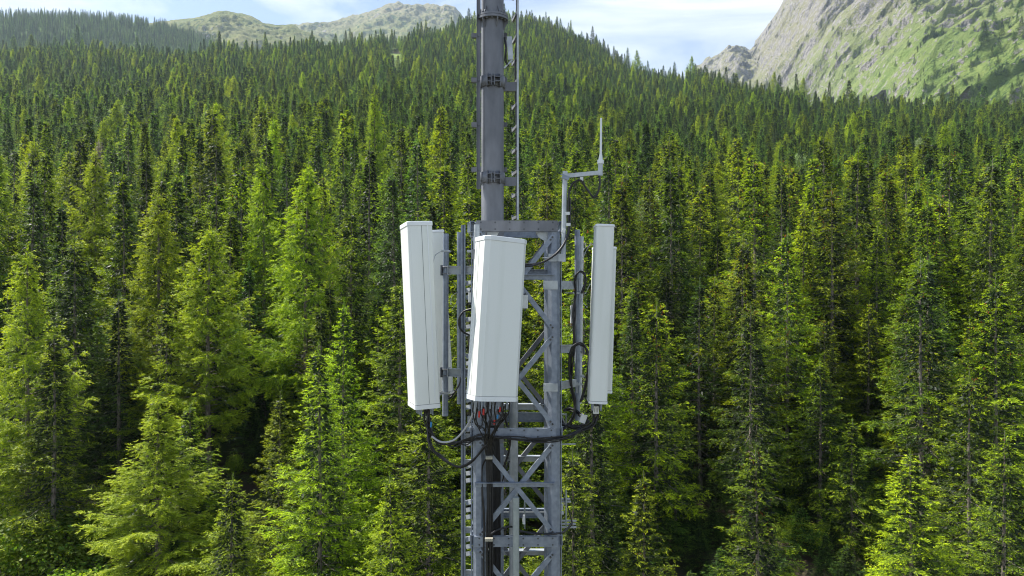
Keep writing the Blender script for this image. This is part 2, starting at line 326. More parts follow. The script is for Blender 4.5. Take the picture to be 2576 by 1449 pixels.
def conifer(seed, H, R, base, kind='spruce', step=.30, per=5, dens=1.0, cones=0, gap=.12, droopy=1.0, trunk_r=.21, shape=.75, dead=.2, lean=0.0, tone=0.0, cool=False):
    """returns crown mesh and trunk+limb mesh of a conifer standing on the origin"""
    r = np.random.default_rng(seed); Ps, Ds, Ss, Ls, Ws, Cs = [], [], [], [], [], []
    wood = MB(); bend = r.uniform(-.25, .25, 2)
    def axis(z): t = z / H; return np.array([bend[0] * math.sin(t * 3) + lean * z, bend[1] * math.sin(t * 2.4), 0])
    segs = 9; zs = [H * i / segs for i in range(segs + 1)]; n = 8; vs = []
    for z in zs:
        rad = trunk_r * (1 - z / H) ** .85 + .012; ax = axis(z)
        if z == 0: rad *= 1.35
        for k in range(n): vs.append((ax[0] + rad * math.cos(2 * math.pi * k / n), ax[1] + rad * math.sin(2 * math.pi * k / n), z))
    wood.add(vs, [(i * n + k, i * n + (k + 1) % n, (i + 1) * n + (k + 1) % n, (i + 1) * n + k) for i in range(segs) for k in range(n)], True)
    def stick(a, b, r0):
        a = Vector(a); b = Vector(b); d = (b - a).normalized(); x = d.cross(Vector((0, 0, 1)));
        x = x.normalized() if x.length > .01 else Vector((1, 0, 0)); y = d.cross(x)
        q = [a + x * r0, a - x * r0 * .5 + y * r0 * .87, a - x * r0 * .5 - y * r0 * .87, b]
        wood.add(q, [(0, 1, 3), (1, 2, 3), (2, 0, 3)])
    z = H * .06
    while z < H * (base + .25):                      # dead bare limbs on the lower trunk
        if r.random() < .8:
            a = r.uniform(0, 6.283); l = r.uniform(.4, 1.9); ax = axis(z)
            p1 = (ax[0] + math.cos(a) * l * .55, ax[1] + math.sin(a) * l * .55, z - l * .05)
            p2 = (ax[0] + math.cos(a + .2) * l, ax[1] + math.sin(a + .2) * l, z - l * r.uniform(.1, .35))
            stick((ax[0], ax[1], z), p1, .022); stick(p1, p2, .013)
        z += r.uniform(.12, .4)
    lobes = r.uniform(0, 6.28, 3); lob_a = r.uniform(.06, .2, 3)
    z = H * base
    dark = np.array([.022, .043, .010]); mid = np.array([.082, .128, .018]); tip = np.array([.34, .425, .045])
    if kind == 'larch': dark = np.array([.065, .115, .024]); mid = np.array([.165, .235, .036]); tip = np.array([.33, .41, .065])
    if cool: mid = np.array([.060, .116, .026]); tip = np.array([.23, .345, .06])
    while z < H - .75:
        t = (z - H * base) / (H * (1 - base)); prof = 1.14 * min(1, 1.14 * (1 - t)) ** shape
        prof *= min(1, .55 + t * 3.2)
        k = per if t < .85 else per - 1
        a0 = r.uniform(0, 6.28)
        for j in range(k):
            if r.random() < gap * (1.5 - t): continue
            a = a0 + j * 6.283 / k + r.uniform(-.35, .35)
            Lb = (R * prof * (1 + sum(lob_a[i] * math.sin((i + 1) * a + lobes[i] + z * .5) for i in range(3))) * r.uniform(.62, 1.14) + .16 * (1 - t) + .03)
            zz = z + r.uniform(-.12, .12)
            if kind == 'spruce': up0 = -.28 + .95 * t ** 1.3 + r.uniform(-.12, .12); dr = .35 * droopy * (1 - t) + .05; upt = .34 * (1 - t) + .1
            else: up0 = .12 + .5 * t + r.uniform(-.15, .15); dr = .25 * (1 - t); upt = .30
            out = np.array([math.cos(a), math.sin(a), 0]); lat = np.array([-math.sin(a), math.cos(a), 0]); ax = axis(zz)
            def cur(s): return ax + np.outer(s, out) * Lb + np.outer(up0 * s - dr * s * s + upt * s ** 3, [0, 0, 1]) * Lb + np.array([0, 0, zz])
            q = cur(np.array([0, .5, .95]))
            stick(q[0], q[1], .012 + .008 * Lb); stick(q[1], q[2], .006 + .005 * Lb)
            lar = kind == 'larch'
            # side shoots, each a small plume of needle twigs
            ns = max(3, int((2.5 + 5.2 * Lb) * dens * r.uniform(.8, 1.2)))
            s0 = np.sort(r.uniform(.12 if t > .5 else .25, 1.0, ns)) ** .85; s0[-1] = 1.0
            wid = .40 * Lb * np.clip(1.05 - s0, 0, 1) ** .6 * np.minimum(1, s0 * 2.6) + .22
            sg = np.where(np.arange(ns) % 2 == 0, 1.0, -1.0); sg[-1] = 0
            hang = (r.random(ns) < (.30 * droopy * (1 - .5 * t) if not lar else .34)); hang[-1] = False
            sdir = out * r.uniform(.45, 1.0, ns)[:, None] + lat * (sg * r.uniform(.5, 1.1, ns))[:, None] + np.array([0, 0, 1]) * (r.uniform(-.35, .2, ns) * droopy + .12)[:, None]
            hdir = out * r.uniform(0, .4, ns)[:, None] + lat * (sg * r.uniform(0, .5, ns))[:, None] + np.array([0, 0, -1.0])
            sdir = unit(np.where(hang[:, None], hdir, sdir)); root = cur(s0)
            slen = np.where(hang, r.uniform(.3, .75, ns) * droopy, wid * r.uniform(.8, 1.25, ns))
            per_s = np.maximum(5, (slen * (26 if lar else 20) * dens + 4)).astype(int); m = int(per_s.sum());  ii = np.repeat(np.arange(ns), per_s)
            q = np.concatenate([np.linspace(.12, 1, c_) for c_ in per_s]); sd2 = np.where(r.random(m) < .5, 1.0, -1.0)
            p = root[ii] + sdir[ii] * (q * slen[ii])[:, None]; p[:, 2] -= q ** 2 * slen[ii] * (.28 * droopy) * (~hang[ii]); p += r.normal(size=(m, 3)) * .035
            cross = unit(np.cross(sdir, np.array([0, 0, 1.0]) + .3 * r.normal(size=(ns, 3))))[ii]
            d = unit(sdir[ii] * 1.0 + cross * (sd2 * r.uniform(.3, 1.0, m) * (q < .97))[:, None] + r.normal(size=(m, 3)) * .28)
            sd_ = unit(np.cross(d, np.array([0, 0, 1.0]) * (1 - hang[ii] * .8)[:, None] + r.normal(size=(m, 3)) * .55))
            ln = r.uniform(.17, .34, m) * (.95 if lar else 1) * (1 - .35 * t); w = r.uniform(.038, .066, m) * (.8 if lar else 1)
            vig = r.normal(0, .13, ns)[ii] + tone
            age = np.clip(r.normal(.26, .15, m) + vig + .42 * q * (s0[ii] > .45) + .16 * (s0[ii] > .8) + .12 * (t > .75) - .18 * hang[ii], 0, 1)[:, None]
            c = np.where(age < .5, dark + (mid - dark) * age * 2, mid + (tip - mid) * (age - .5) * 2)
            if kind == 'spruce':
                dd = r.random(m) < dead * .25 * (1 - t) * (s0[ii] < .6); c[dd] = np.array([.20, .185, .165]); w[dd] *= .35
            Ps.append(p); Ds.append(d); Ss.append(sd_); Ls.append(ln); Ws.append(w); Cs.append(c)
            if cones and t > .45 and r.random() < cones:
                mc = r.integers(2, 6); s = r.uniform(.55, 1, mc); p = cur(s) + r.normal(size=(mc, 3)) * .07
                for ang in (0, 1.57):
                    Ps.append(p); Ds.append(np.tile([0, 0, -1.0], (mc, 1)) + r.normal(size=(mc, 3)) * 0.05); Ss.append(np.tile([math.cos(ang), math.sin(ang), 0], (mc, 1)))
                    Ls.append(np.full(mc, .17)); Ws.append(np.full(mc, .07)); Cs.append(np.tile([.27, .10, .05], (mc, 1)))
        z += step * r.uniform(.8, 1.2) * (1 if t < .8 else .75)
    # old inner needles and dead twigs, darkened and massed to put shade into crown gaps
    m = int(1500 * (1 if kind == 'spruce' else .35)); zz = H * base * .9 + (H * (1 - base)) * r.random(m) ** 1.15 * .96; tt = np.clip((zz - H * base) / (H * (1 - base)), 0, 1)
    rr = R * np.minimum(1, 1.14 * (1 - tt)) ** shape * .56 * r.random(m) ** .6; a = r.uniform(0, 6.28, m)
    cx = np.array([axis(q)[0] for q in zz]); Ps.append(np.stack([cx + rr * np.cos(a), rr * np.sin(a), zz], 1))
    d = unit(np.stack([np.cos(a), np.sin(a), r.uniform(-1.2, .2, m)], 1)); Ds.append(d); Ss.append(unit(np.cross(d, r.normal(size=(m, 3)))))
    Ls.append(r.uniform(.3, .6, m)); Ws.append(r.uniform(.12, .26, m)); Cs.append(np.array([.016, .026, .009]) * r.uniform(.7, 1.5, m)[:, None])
    # leader
    m = 60; zt = H - 1.5 * r.random(m); a = r.uniform(0, 6.28, m); o_ = np.stack([np.cos(a), np.sin(a), r.uniform(.5, 2.4, m)], 1)
    Ps.append(np.stack([np.full(m, axis(H)[0]), np.full(m, axis(H)[1]), zt], 1)); Ds.append(unit(o_)); Ss.append(unit(np.cross(o_, r.normal(size=(m, 3)))))
    Ls.append(r.uniform(.12, .26, m) + .22 * (H - zt) / 1.5); Ws.append(r.uniform(.03, .06, m)); Cs.append(np.tile(mid, (m, 1)) * r.uniform(.8, 1.5, m)[:, None])
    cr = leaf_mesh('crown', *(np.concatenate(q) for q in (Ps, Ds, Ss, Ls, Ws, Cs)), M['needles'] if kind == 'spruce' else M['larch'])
    tm = bpy.data.meshes.new('trunk'); tm.from_pydata(wood.v, [], wood.f); tm.polygons.foreach_set('use_smooth', wood.sm)
    tm.materials.append(M['bark'] if kind == 'spruce' else M['bark_larch']); tm.update()
    return cr, tm, H
def bush(seed, R, H, n, kinds, name='foliage', leaf=.12):
    r = np.random.default_rng(seed); k = 26
    cen = np.stack([r.normal(0, R * .45, k), r.normal(0, R * .45, k), r.uniform(.25, .85, k) * H], 1); rad = r.uniform(.22, .42, k) * R
    i = r.integers(0, k, n); v = unit(r.normal(size=(n, 3))); p = cen[i] + v * (rad[i] * r.uniform(.6, 1.08, n))[:, None]
    p[:, 2] = np.maximum(p[:, 2], .05)
    d = unit(v * .6 + r.normal(size=(n, 3)) * .7 + np.array([0, 0, -.2])); sd_ = unit(np.cross(d, r.normal(size=(n, 3))))
    col = np.array(kinds)[r.integers(0, len(kinds), n)] * r.uniform(.75, 1.25, n)[:, None]
    cr = leaf_mesh(name, p, d, sd_, r.uniform(.8, 1.5, n) * leaf, r.uniform(.5, .9, n) * leaf, col, M['leaves'])
    wood = MB()
    for j in range(9):
        c = cen[j]; wood.cyl((0, 0, 0), tuple(c * .6), .035 * H / 3, .02 * H / 3, n=5); wood.cyl(tuple(c * .6), tuple(c), .02 * H / 3, .008, n=5)
    tm = bpy.data.meshes.new('trunk'); tm.from_pydata(wood.v, [], wood.f); tm.materials.append(M['bark']); tm.update()
    return cr, tm, H
V_ = {}
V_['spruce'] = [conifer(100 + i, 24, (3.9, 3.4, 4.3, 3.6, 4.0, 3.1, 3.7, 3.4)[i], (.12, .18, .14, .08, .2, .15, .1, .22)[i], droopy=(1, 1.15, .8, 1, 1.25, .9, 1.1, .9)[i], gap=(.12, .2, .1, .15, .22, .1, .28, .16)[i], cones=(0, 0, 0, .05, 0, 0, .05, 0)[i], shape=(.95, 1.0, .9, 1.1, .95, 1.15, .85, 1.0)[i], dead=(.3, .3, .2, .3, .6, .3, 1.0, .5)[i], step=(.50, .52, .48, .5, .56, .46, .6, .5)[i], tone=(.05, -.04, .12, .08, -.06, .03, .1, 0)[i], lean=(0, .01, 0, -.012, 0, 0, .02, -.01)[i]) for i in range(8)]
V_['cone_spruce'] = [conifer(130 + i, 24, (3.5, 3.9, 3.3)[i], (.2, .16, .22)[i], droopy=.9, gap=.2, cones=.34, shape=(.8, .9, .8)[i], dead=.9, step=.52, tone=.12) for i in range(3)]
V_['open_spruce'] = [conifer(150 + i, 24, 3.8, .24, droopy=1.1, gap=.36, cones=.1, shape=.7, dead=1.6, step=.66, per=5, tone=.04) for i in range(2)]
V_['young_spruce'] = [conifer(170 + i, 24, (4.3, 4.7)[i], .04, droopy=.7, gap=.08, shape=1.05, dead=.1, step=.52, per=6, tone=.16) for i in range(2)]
V_['forest_spruce'] = [conifer(250 + i, 24, (3.9, 3.4, 4.3, 3.6, 3.1)[i], (.1, .14, .08, .16, .12)[i], droopy=(1, 1.1, .9, 1.2, .8)[i], gap=.2, shape=(1.05, 1.15, .95, 1.1, 1.2)[i], dead=.2, step=.6, dens=.8, cool=True, tone=(-.08, -.15, 0, -.10, -.04)[i], lean=(0, .01, -.01, .015, 0)[i]) for i in range(5)]  # far slope's haze and different sun put into darker, cooler crown colours
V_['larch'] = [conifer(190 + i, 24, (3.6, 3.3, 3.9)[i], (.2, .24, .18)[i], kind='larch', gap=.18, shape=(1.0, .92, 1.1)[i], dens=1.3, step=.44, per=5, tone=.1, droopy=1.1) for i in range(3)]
V_['dead_spruce'] = [conifer(230, 24, 2.0, .25, droopy=.8, gap=.3, shape=.8, dead=0, step=.5, per=5, dens=.45, tone=0)]
for me in (V_['dead_spruce'][0][0],):
    n = len(me.vertices); q = np.random.default_rng(1).uniform(.7, 1.3, n // 4).repeat(4)[:, None] * np.array([.17, .145, .12]); me.color_attributes['leafcol'].data.foreach_set('color', np.concatenate([q, np.ones((n, 1))], 1).astype(np.float32).ravel())
V_['shrub'] = [bush(210 + i, 1.9, 2.6, 5200, [(.22, .30, .05), (.13, .22, .04), (.30, .36, .09)]) for i in range(2)]
V_['birch'] = [bush(220 + i, 3.4, 9.5, 5200, [(.20, .25, .13), (.26, .29, .18), (.13, .19, .07)], name='crown', leaf=.22) for i in range(2)]

first = set()
def plant(kind, var, x, y, h, rot, wide=1.0, name=None, label=None, cat='tree', group=None, sink=.3):
    cr, tm, H = V_[kind][var]; s = h / H; z = float(ground(x, y)) - sink
    t = thing(name or {'larch': 'larch_tree', 'shrub': 'shrub', 'birch': 'birch_tree'}.get(kind, 'spruce_tree'), (x, y, z), label, cat, group)
    t.rotation_euler = (0, 0, rot); t.scale = (s * wide, s * wide, s)
    for nm, me in (('crown' if kind != 'shrub' else 'foliage', cr), ('trunk' if kind != 'shrub' else 'stem', tm)):
        o = bpy.data.objects.new(nm, me); C.objects.link(o); o.parent = t
    return t

rng = random.Random(7)
ORD = ['nearest', 'second', 'third', 'fourth', 'fifth', 'sixth', 'seventh', 'eighth', 'ninth', 'tenth', 'eleventh', 'twelfth', 'thirteenth', 'fourteenth', 'fifteenth', 'sixteenth', 'seventeenth', 'eighteenth', 'nineteenth', 'twentieth', 'twenty-first', 'twenty-second', 'twenty-third', 'twenty-fourth', 'twenty-fifth', 'twenty-sixth', 'twenty-seventh', 'twenty-eighth', 'twenty-ninth', 'thirtieth']
# hand-placed trees: bearing px, top py, distance, kind, variant, widening, label
HAND = [
 (400, 985, 43, 'larch', 2, 1.35, 'light green larch standing in front at the lower left, its whole crown in the open'),
 (395, 468, 62, 'larch', 0, 1.15, 'tall pale green larch right behind the small foreground larch'),
 (528, 560, 56, 'larch', 1, 1.2, 'thin larch with a long bare trunk, between two taller fuller larches'),
 (662, 400, 68, 'larch', 2, 1.0, 'broad larch with bright drooping twigs, middle one of the three tallest larches'),
 (778, 405, 60, 'larch', 1, 1.15, 'tall bright larch nearest the white antennas on their left'),
 (940, 222, 112, 'larch', 0, .8, 'slim yellow green larch tip rising highest left of the mast'),
 (70, 610, 50, 'larch', 0, 1.0, 'larch at the left edge with sunlit hanging twigs, in front of dark spruces'),
 (1110, 248, 92, 'young_spruce', 0, .85, 'bright dense pointed spruce rising directly left of the steel mast'),
 (535, 262, 104, 'spruce', 2, 1.0, 'broad spruce with the highest tip among the trees at the left'),
 (205, 330, 92, 'spruce', 0, 1.0, 'dark green spruce standing above its neighbours near the left edge'),
 (360, 375, 82, 'spruce', 1, 1.0, 'narrow spruce behind the tallest left larch'),
 (460, 315, 98, 'spruce', 5, 1.0, 'slender spruce left of the broad high tipped one'),
 (690, 290, 106, 'larch', 1, .9, 'far larch whose tip shows between the two big bright larches'),
 (868, 268, 108, 'spruce', 3, 1.0, 'spruce with dark flank left of the slim larch tip'),
 (1008, 300, 100, 'spruce', 0, 1.0, 'spruce between the slim larch tip and the steel mast'),
 (868, 750, 46, 'young_spruce', 1, .75, 'bright yellow green spruce just left of the white antennas'),
 (885, 505, 62, 'spruce', 4, 1.0, 'dark drooping spruce behind the bright one left of the antennas'),
 (1010, 700, 50, 'spruce', 2, 1.05, 'full spruce whose branches meet the left white antenna'),
 (705, 985, 43, 'young_spruce', 0, .85, 'shorter bright spruce right of the dark gap with bare trunks'),
 (470, 1010, 47, 'spruce', 3, 1.2, 'small dark spruce behind the foreground larch'),
 (585, 1190, 36, 'young_spruce', 1, .95, 'young spruce at the bottom edge, right of the foreground larch'),
 (800, 860, 39, 'young_spruce', 0, .95, 'big full spruce with layered branches, lower left of the antennas'),
 (1080, 1000, 38, 'spruce', 2, 1.15, 'spruce below the left antenna beside the tower'),
 (190, 590, 57, 'spruce', 4, 1.1, 'drooping spruce with a brownish top at the left'),
 (1560, 440, 66, 'cone_spruce', 0, 1.0, 'cone bearing spruce behind the thin rod antenna'),
 (1375, 380, 74, 'spruce', 0, 1.0, 'spruce with a grey thinning top between mast and rod antenna'),
 (1470, 560, 50, 'cone_spruce', 1, 1.0, 'spruce filling the gap right of the lattice tower top'),
 (1650, 750, 49, 'cone_spruce', 2, 1.05, 'lower spruce hung with red brown cones, right of the antennas'),
 (1705, 400, 78, 'spruce', 1, 1.0, 'tall dark spruce with drooping sprays behind the cone covered one'),
 (1872, 592, 57, 'cone_spruce', 0, 1.0, 'spruce with clusters of cones at its tip, centre right'),
 (1980, 575, 59, 'cone_spruce', 1, .9, 'spruce with two close cone tipped neighbours, centre right'),
 (1850, 330, 94, 'spruce', 3, 1.0, 'spruce with a yellowish tip in the upper right row'),
 (2070, 330, 92, 'spruce', 2, 1.0, 'broad spruce reaching highest in the upper right row'),
 (2210, 560, 66, 'young_spruce', 1, .8, 'bright green leafy looking spruce between dark ones at the right'),
 (2235, 410, 78, 'cone_spruce', 2, 1.0, 'tall sparse spruce with cones behind the bright one at the right'),
 (2322, 640, 49, 'open_spruce', 0, 1.05, 'open spruce with a pale bare trunk showing, lower right'),
 (2390, 370, 80, 'open_spruce', 1, 1.0, 'tall ragged spruce with stiff bare limbs at the right'),
 (2505, 690, 47, 'cone_spruce', 0, 1.05, 'cone laden spruce close to the right edge'),
 (2590, 560, 56, 'cone_spruce', 2, 1.0, 'spruce cut by the right edge of the view'),
 (1890, 760, 50, 'open_spruce', 1, .95, 'thin spruce with a knotty trunk, centre of the lower right woods'),
 (1500, 900, 42, 'spruce', 1, 1.0, 'spruce with a brown trunk beside the right antennas'),
 (1700, 1010, 52, 'open_spruce', 0, .9, 'shaded spruce below the cone covered one right of the tower'),
 (2060, 900, 53, 'spruce', 4, 1.0, 'dark spruce deep in the shade of the lower right woods'),
 (2440, 930, 43, 'open_spruce', 1, 1.0, 'spruce with long pale dead limbs near the lower right corner'),
 (2290, 1130, 37, 'spruce', 2, 1.0, 'low spruce top at the bottom edge on the right'),
 (2150, 1050, 47, 'spruce', 1, 1.0, 'drooping spruce left of the pale bare trunk, lower right'),
 (1180, 470, 60, 'spruce', 5, 1.1, 'dark spruce directly behind the lower mast'),
 (1290, 640, 52, 'spruce', 3, 1.1, 'spruce seen through the lattice tower'),
 (1270, 1010, 46, 'spruce', 0, 1.1, 'lower spruce seen between the tower legs'),
 (130, 820, 47, 'spruce', 1, 1.1, 'spruce with mossy limbs at the lower left edge'),
 (-60, 430, 66, 'spruce', 4, 1.1, 'dark spruce cut by the left edge of the view'),
 (1440, 1130, 37, 'spruce', 0, 1.0, 'spruce tip right beside the tower near the bottom'),
 (1900, 1120, 37, 'cone_spruce', 2, 1.0, 'cone bearing spruce on the bottom edge in the right half'),
 (2520, 1080, 38, 'spruce', 6, 1.0, 'spruce in the bottom right corner'),
 (1620, 1180, 36, 'spruce', 3, 1.0, 'dark spruce on the bottom edge right of the tower'),
 (980, 1190, 35, 'young_spruce', 1, .85, 'bright spruce at the bottom edge, just left of the tower'),
]
placed = []
for px, py, Y, kind, var, wide, lab in HAND:
    x = (px - 1288) / F * Y; h = (724.5 - py) / F * Y - float(ground(x, Y)) + .3
    nm = 'larches among the spruces' if kind == 'larch' else 'spruces on the near slope'
    if h < 6: print('short', lab, h)
    plant(kind, var, x, Y, h, rng.uniform(0, 6.28), wide * min(1.6, (24 / h) ** .45), label=lab, cat='larch' if kind == 'larch' else 'spruce', group=nm)
    placed.append((x, Y, 2.2))
# random fill of the near slope
near = []
tries = 0
while tries < 14000 and len(near) < 420:
    tries += 1
    Y = math.sqrt(rng.uniform(50 ** 2, 152 ** 2)); u = rng.uniform(-.78, .78); x = u * Y
    px = u * F + 1288
    if Y < 62 and 430 < px < 700 and rng.random() < .96: continue          # the gap with bare trunks
    if Y < 54 and px < 330: continue
    md = 3.0 if Y < 90 else 3.7
    if any((x - a) ** 2 + (Y - b) ** 2 < (md * .5 + c * .6) ** 2 for a, b, c in placed): continue
    h = (rng.uniform(15, 24) if rng.random() < .5 else rng.uniform(21, 27)) if Y > 66 else rng.uniform(13, 18.5)
    placed.append((x, Y, md)); near.append((Y, x, h))
near.sort()
near = near[:300 - sum(1 for q in HAND if q[3] != 'larch') + 20]
rows = [near[i:i + 24] for i in range(0, len(near), 24)]
look = {'spruce': 'dark green spruce', 'cone_spruce': 'cone bearing spruce', 'young_spruce': 'dense bright spruce', 'larch': 'pale feathery larch', 'open_spruce': 'ragged open spruce', 'dead_spruce': 'bare grey dead spruce', 'forest_spruce': 'slim very dark spruce'}
for ri, row in enumerate(rows):
    for side in (-1, 1):
        part = sorted([q for q in row if (q[1] / q[0] + .0 > 0) == (side > 0)], key=lambda q: abs(q[1] / q[0]))
        for k, (Y, x, h) in enumerate(part):
            px = x / Y * F + 1288; rr = rng.random()
            kind = 'larch' if (rr < .05 and px < 1100) else ('cone_spruce' if rr < .35 and px > 1350 else ('open_spruce' if rr > .93 else ('young_spruce' if rr > .86 else 'spruce')))
            if .30 < rr < .33 and Y > 95: kind = 'dead_spruce'
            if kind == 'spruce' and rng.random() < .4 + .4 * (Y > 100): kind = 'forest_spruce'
            var = rng.randrange(len(V_[kind]))
            lab = f"{look[kind]}, {ORD[k]} {'left' if side < 0 else 'right'} of the tower in the {'front' if ri == 0 else ORD[ri]} rank"
            plant(kind, var, x, Y, h, rng.uniform(0, 6.28), (.85 if kind == 'young_spruce' else 1.0) * rng.uniform(.9, 1.15) * (24 / h) ** .3, label=lab, cat='larch' if kind == 'larch' else 'spruce', group='larches among the spruces' if kind == 'larch' else 'spruces on the near slope')
# shrubs on the ground at the lower left and in clearings
for i, (px, Y, h, w, lab) in enumerate([(30, 45, 4.6, 1.5, 'yellow green shrub in the bottom left corner'), (150, 42, 3.4, 1.6, 'sunlit pale shrub on the bottom edge near the left corner'),
        (60, 50, 4.6, 1.4, 'shrub behind the bottom left corner bush'), (250, 48, 4.0, 1.5, 'dark shrub left of the foreground larch'), (215, 44, 2.2, 1.2, 'low bright shrub at the foot of the foreground larch'), (330, 56, 2.6, 1.2, 'bluish shrub behind the foreground larch trunk'),
        (590, 60, 1.6, 1.0, 'small shrub on the brown clearing among bare trunks'), (2010, 50, 2.0, 1.2, 'sunlit shrub on the ground at the lower right'), (-70, 47, 3.2, 1.4, 'shrub beyond the bottom left corner'), (1960, 56, 1.7, 1.2, 'shrub under the knotty trunk at the lower right')]):
    x = (px - 1288) / F * Y; plant('shrub', i % 2, x, Y, h, i * 1.3, w, label=lab, cat='shrub', group='shrubs on the forest floor', sink=.1)
for px, Y, h, v, lab in [(268, 330, 15, 0, 'pale grey green broadleaf tree, left of a pair in the middle slope'), (310, 335, 16, 1, 'pale broadleaf tree, left one of the close pair in the middle slope'), (332, 338, 15, 0, 'pale broadleaf tree, right one of the close pair in the middle slope'),
        (505, 350, 12, 1, 'lone small pale broadleaf tree left of the mast'), (1700, 300, 13, 0, 'pale broadleaf tree in the spruces right of the mast'), (2300, 330, 14, 1, 'rounded broadleaf tree among spruces below the green mountain'), (1995, 240, 12, 0, 'pale broadleaf crown right of centre'), (1625, 105, 12, 1, 'greyish broadleaf crown between the spruces right of the rod antenna')]:
    x = (px - 1288) / F * Y; t = plant('birch', v, x, Y, h, Y * .7, 1.0, label=lab, cat='tree', group='pale broadleaf trees among the spruces', sink=-10 if Y > 200 else -6)
    t.name = 'broadleaf_tree'

# the massed forest behind: one object, crowns on points
nr = np.random.default_rng(3)
def scatter(x0, x1, y0, y1, sp):
    gx = np.arange(x0, x1, sp); gy = np.arange(y0, y1, sp); A, B = np.meshgrid(gx, gy); A = A.ravel(); B = B.ravel()
    return A + nr.uniform(-.42, .42, len(A)) * sp, B + nr.uniform(-.42, .42, len(B)) * sp
x, y = scatter(-900, 900, 60, 1180, 7.1)
u = x / y; edge = near[-1][0]
keep = (np.abs(u) < .80) & (y > edge - 1) & (y < YR(u) + 25)
keep &= ~((np.abs(u + .162) < .014 - (y - 790) * .00002) & (np.abs(y - 890) < 125))
keep &= ~((y > 350) & (nr.random(len(x)) < .16 + .5 * sm(fbm(x / 26.0, y / 40.0, 3, 55), .55, .75)))
x, y = x[keep], y[keep]
taken = np.array([(a, b) for a, b, c in placed if b > edge - 8])
z = ground(x, y) - .4
sc = nr.uniform(.66, 1.18, len(x)) * (.72 + .56 * fbm(x / 34.0, y / 34.0, 3, 77)) * np.interp(y, [150, 600], [1.02, 1.18]); sky_t = (y > YR(x / y) - 40) & (nr.random(len(x)) < .14); sc[sky_t] *= 1.35; low = (y > YR(x / y) - 60) & (nr.random(len(x)) < .35); sc[low] *= nr.uniform(.45, .8, low.sum())
wd = sc ** .7 * nr.uniform(.85, 1.25, len(x)) * np.interp(y, [150, 400], [1.1, 1.38])
pts = [np.stack([x, y, z], 1)]; scl = [np.stack([wd, wd, sc], 1)]
print('forest points', len(x))
def crowd(name, pts, scl, label, cat, group=None, protos=None):
    pts = np.concatenate(pts); scl = np.concatenate(scl); n = len(pts)
    me = bpy.data.meshes.new(name); me.vertices.add(n); me.vertices.foreach_set('co', pts.astype(np.float32).ravel())
    a = me.attributes.new('scl', 'FLOAT_VECTOR', 'POINT'); a.data.foreach_set('vector', scl.astype(np.float32).ravel())
    rot = np.zeros((n, 3)); rot[:, 2] = nr.uniform(0, 6.283, n); rot[:, :2] = nr.normal(0, .015, (n, 2))
    a = me.attributes.new('rot', 'FLOAT_VECTOR', 'POINT'); a.data.foreach_set('vector', rot.astype(np.float32).ravel())
    me.update(); o = bpy.data.objects.new(name, me); C.objects.link(o); tag(o, label, cat, group, 'stuff')
    g = bpy.data.node_groups.new(name, 'GeometryNodeTree'); g.interface.new_socket('Geometry', in_out='INPUT', socket_type='NodeSocketGeometry'); g.interface.new_socket('Geometry', in_out='OUTPUT', socket_type='NodeSocketGeometry')
    gi = g.nodes.new('NodeGroupInput'); go_ = g.nodes.new('NodeGroupOutput'); ip = g.nodes.new('GeometryNodeInstanceOnPoints'); j = g.nodes.new('GeometryNodeJoinGeometry')
    for pr in protos:
        oi = g.nodes.new('GeometryNodeObjectInfo'); oi.transform_space = 'ORIGINAL'; oi.inputs['Object'].default_value = pr; oi.inputs['As Instance'].default_value = True
        g.links.new(oi.outputs['Geometry'], j.inputs[0])
    for nm, sk in (('rot', 'Rotation'), ('scl', 'Scale')):
        na = g.nodes.new('GeometryNodeInputNamedAttribute'); na.data_type = 'FLOAT_VECTOR'; na.inputs['Name'].default_value = nm
        g.links.new(na.outputs['Attribute'], ip.inputs[sk])
    ip.inputs['Pick Instance'].default_value = True
    g.links.new(gi.outputs[0], ip.inputs['Points']); g.links.new(j.outputs[0], ip.inputs['Instance']); g.links.new(ip.outputs[0], go_.inputs[0])
    md = o.modifiers.new('crowns', 'NODES'); md.node_group = g; return o
# one visible crown of each variant serves as the source of the massed forest
crown_of = {}
for o in C.objects:
    if o.name.startswith('crown') and o.data.name not in crown_of: crown_of[o.data.name] = o
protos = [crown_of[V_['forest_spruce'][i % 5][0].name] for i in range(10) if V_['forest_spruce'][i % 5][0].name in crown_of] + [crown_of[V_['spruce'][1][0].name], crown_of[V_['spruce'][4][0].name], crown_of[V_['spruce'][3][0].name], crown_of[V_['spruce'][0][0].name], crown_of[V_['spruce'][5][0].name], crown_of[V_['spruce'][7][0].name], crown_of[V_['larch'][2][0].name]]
print(len(protos))
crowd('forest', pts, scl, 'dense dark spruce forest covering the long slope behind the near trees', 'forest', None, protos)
ux, uy = scatter(-130, 130, 38, 165, 2.3); k = (np.abs(ux / uy) < .82) & (nr.random(len(ux)) < .75) & ~((np.abs(ux / uy * F + 1288 - 590) < 45) & (uy < 66) & (uy > 52)) & ~((ux / uy * F + 1288 < 340) & (uy < 57))
ux, uy = ux[k], uy[k]; us_ = nr.uniform(.08, .26, len(ux)); uw = us_ * nr.uniform(1.5, 2.4, len(ux))
crowd('undergrowth', [np.stack([ux, uy, ground(ux, uy) - .1], 1)], [np.stack([uw, uw, us_], 1)], 'dark low undergrowth of young spruces on the shaded forest floor', 'undergrowth', None, protos[:3])
mu, mv = np.meshgrid(np.linspace(-.176, -.148, 8), np.linspace(790, 1020, 26)); mz = ground(mu * mv, mv) + .6
mo = grid_mesh('meadow', mu * mv, mv, mz, mat('meadow_grass', (.24, .34, .07), .9, 0, (.34, .42, .10), .08)); tag(mo, kind='structure')
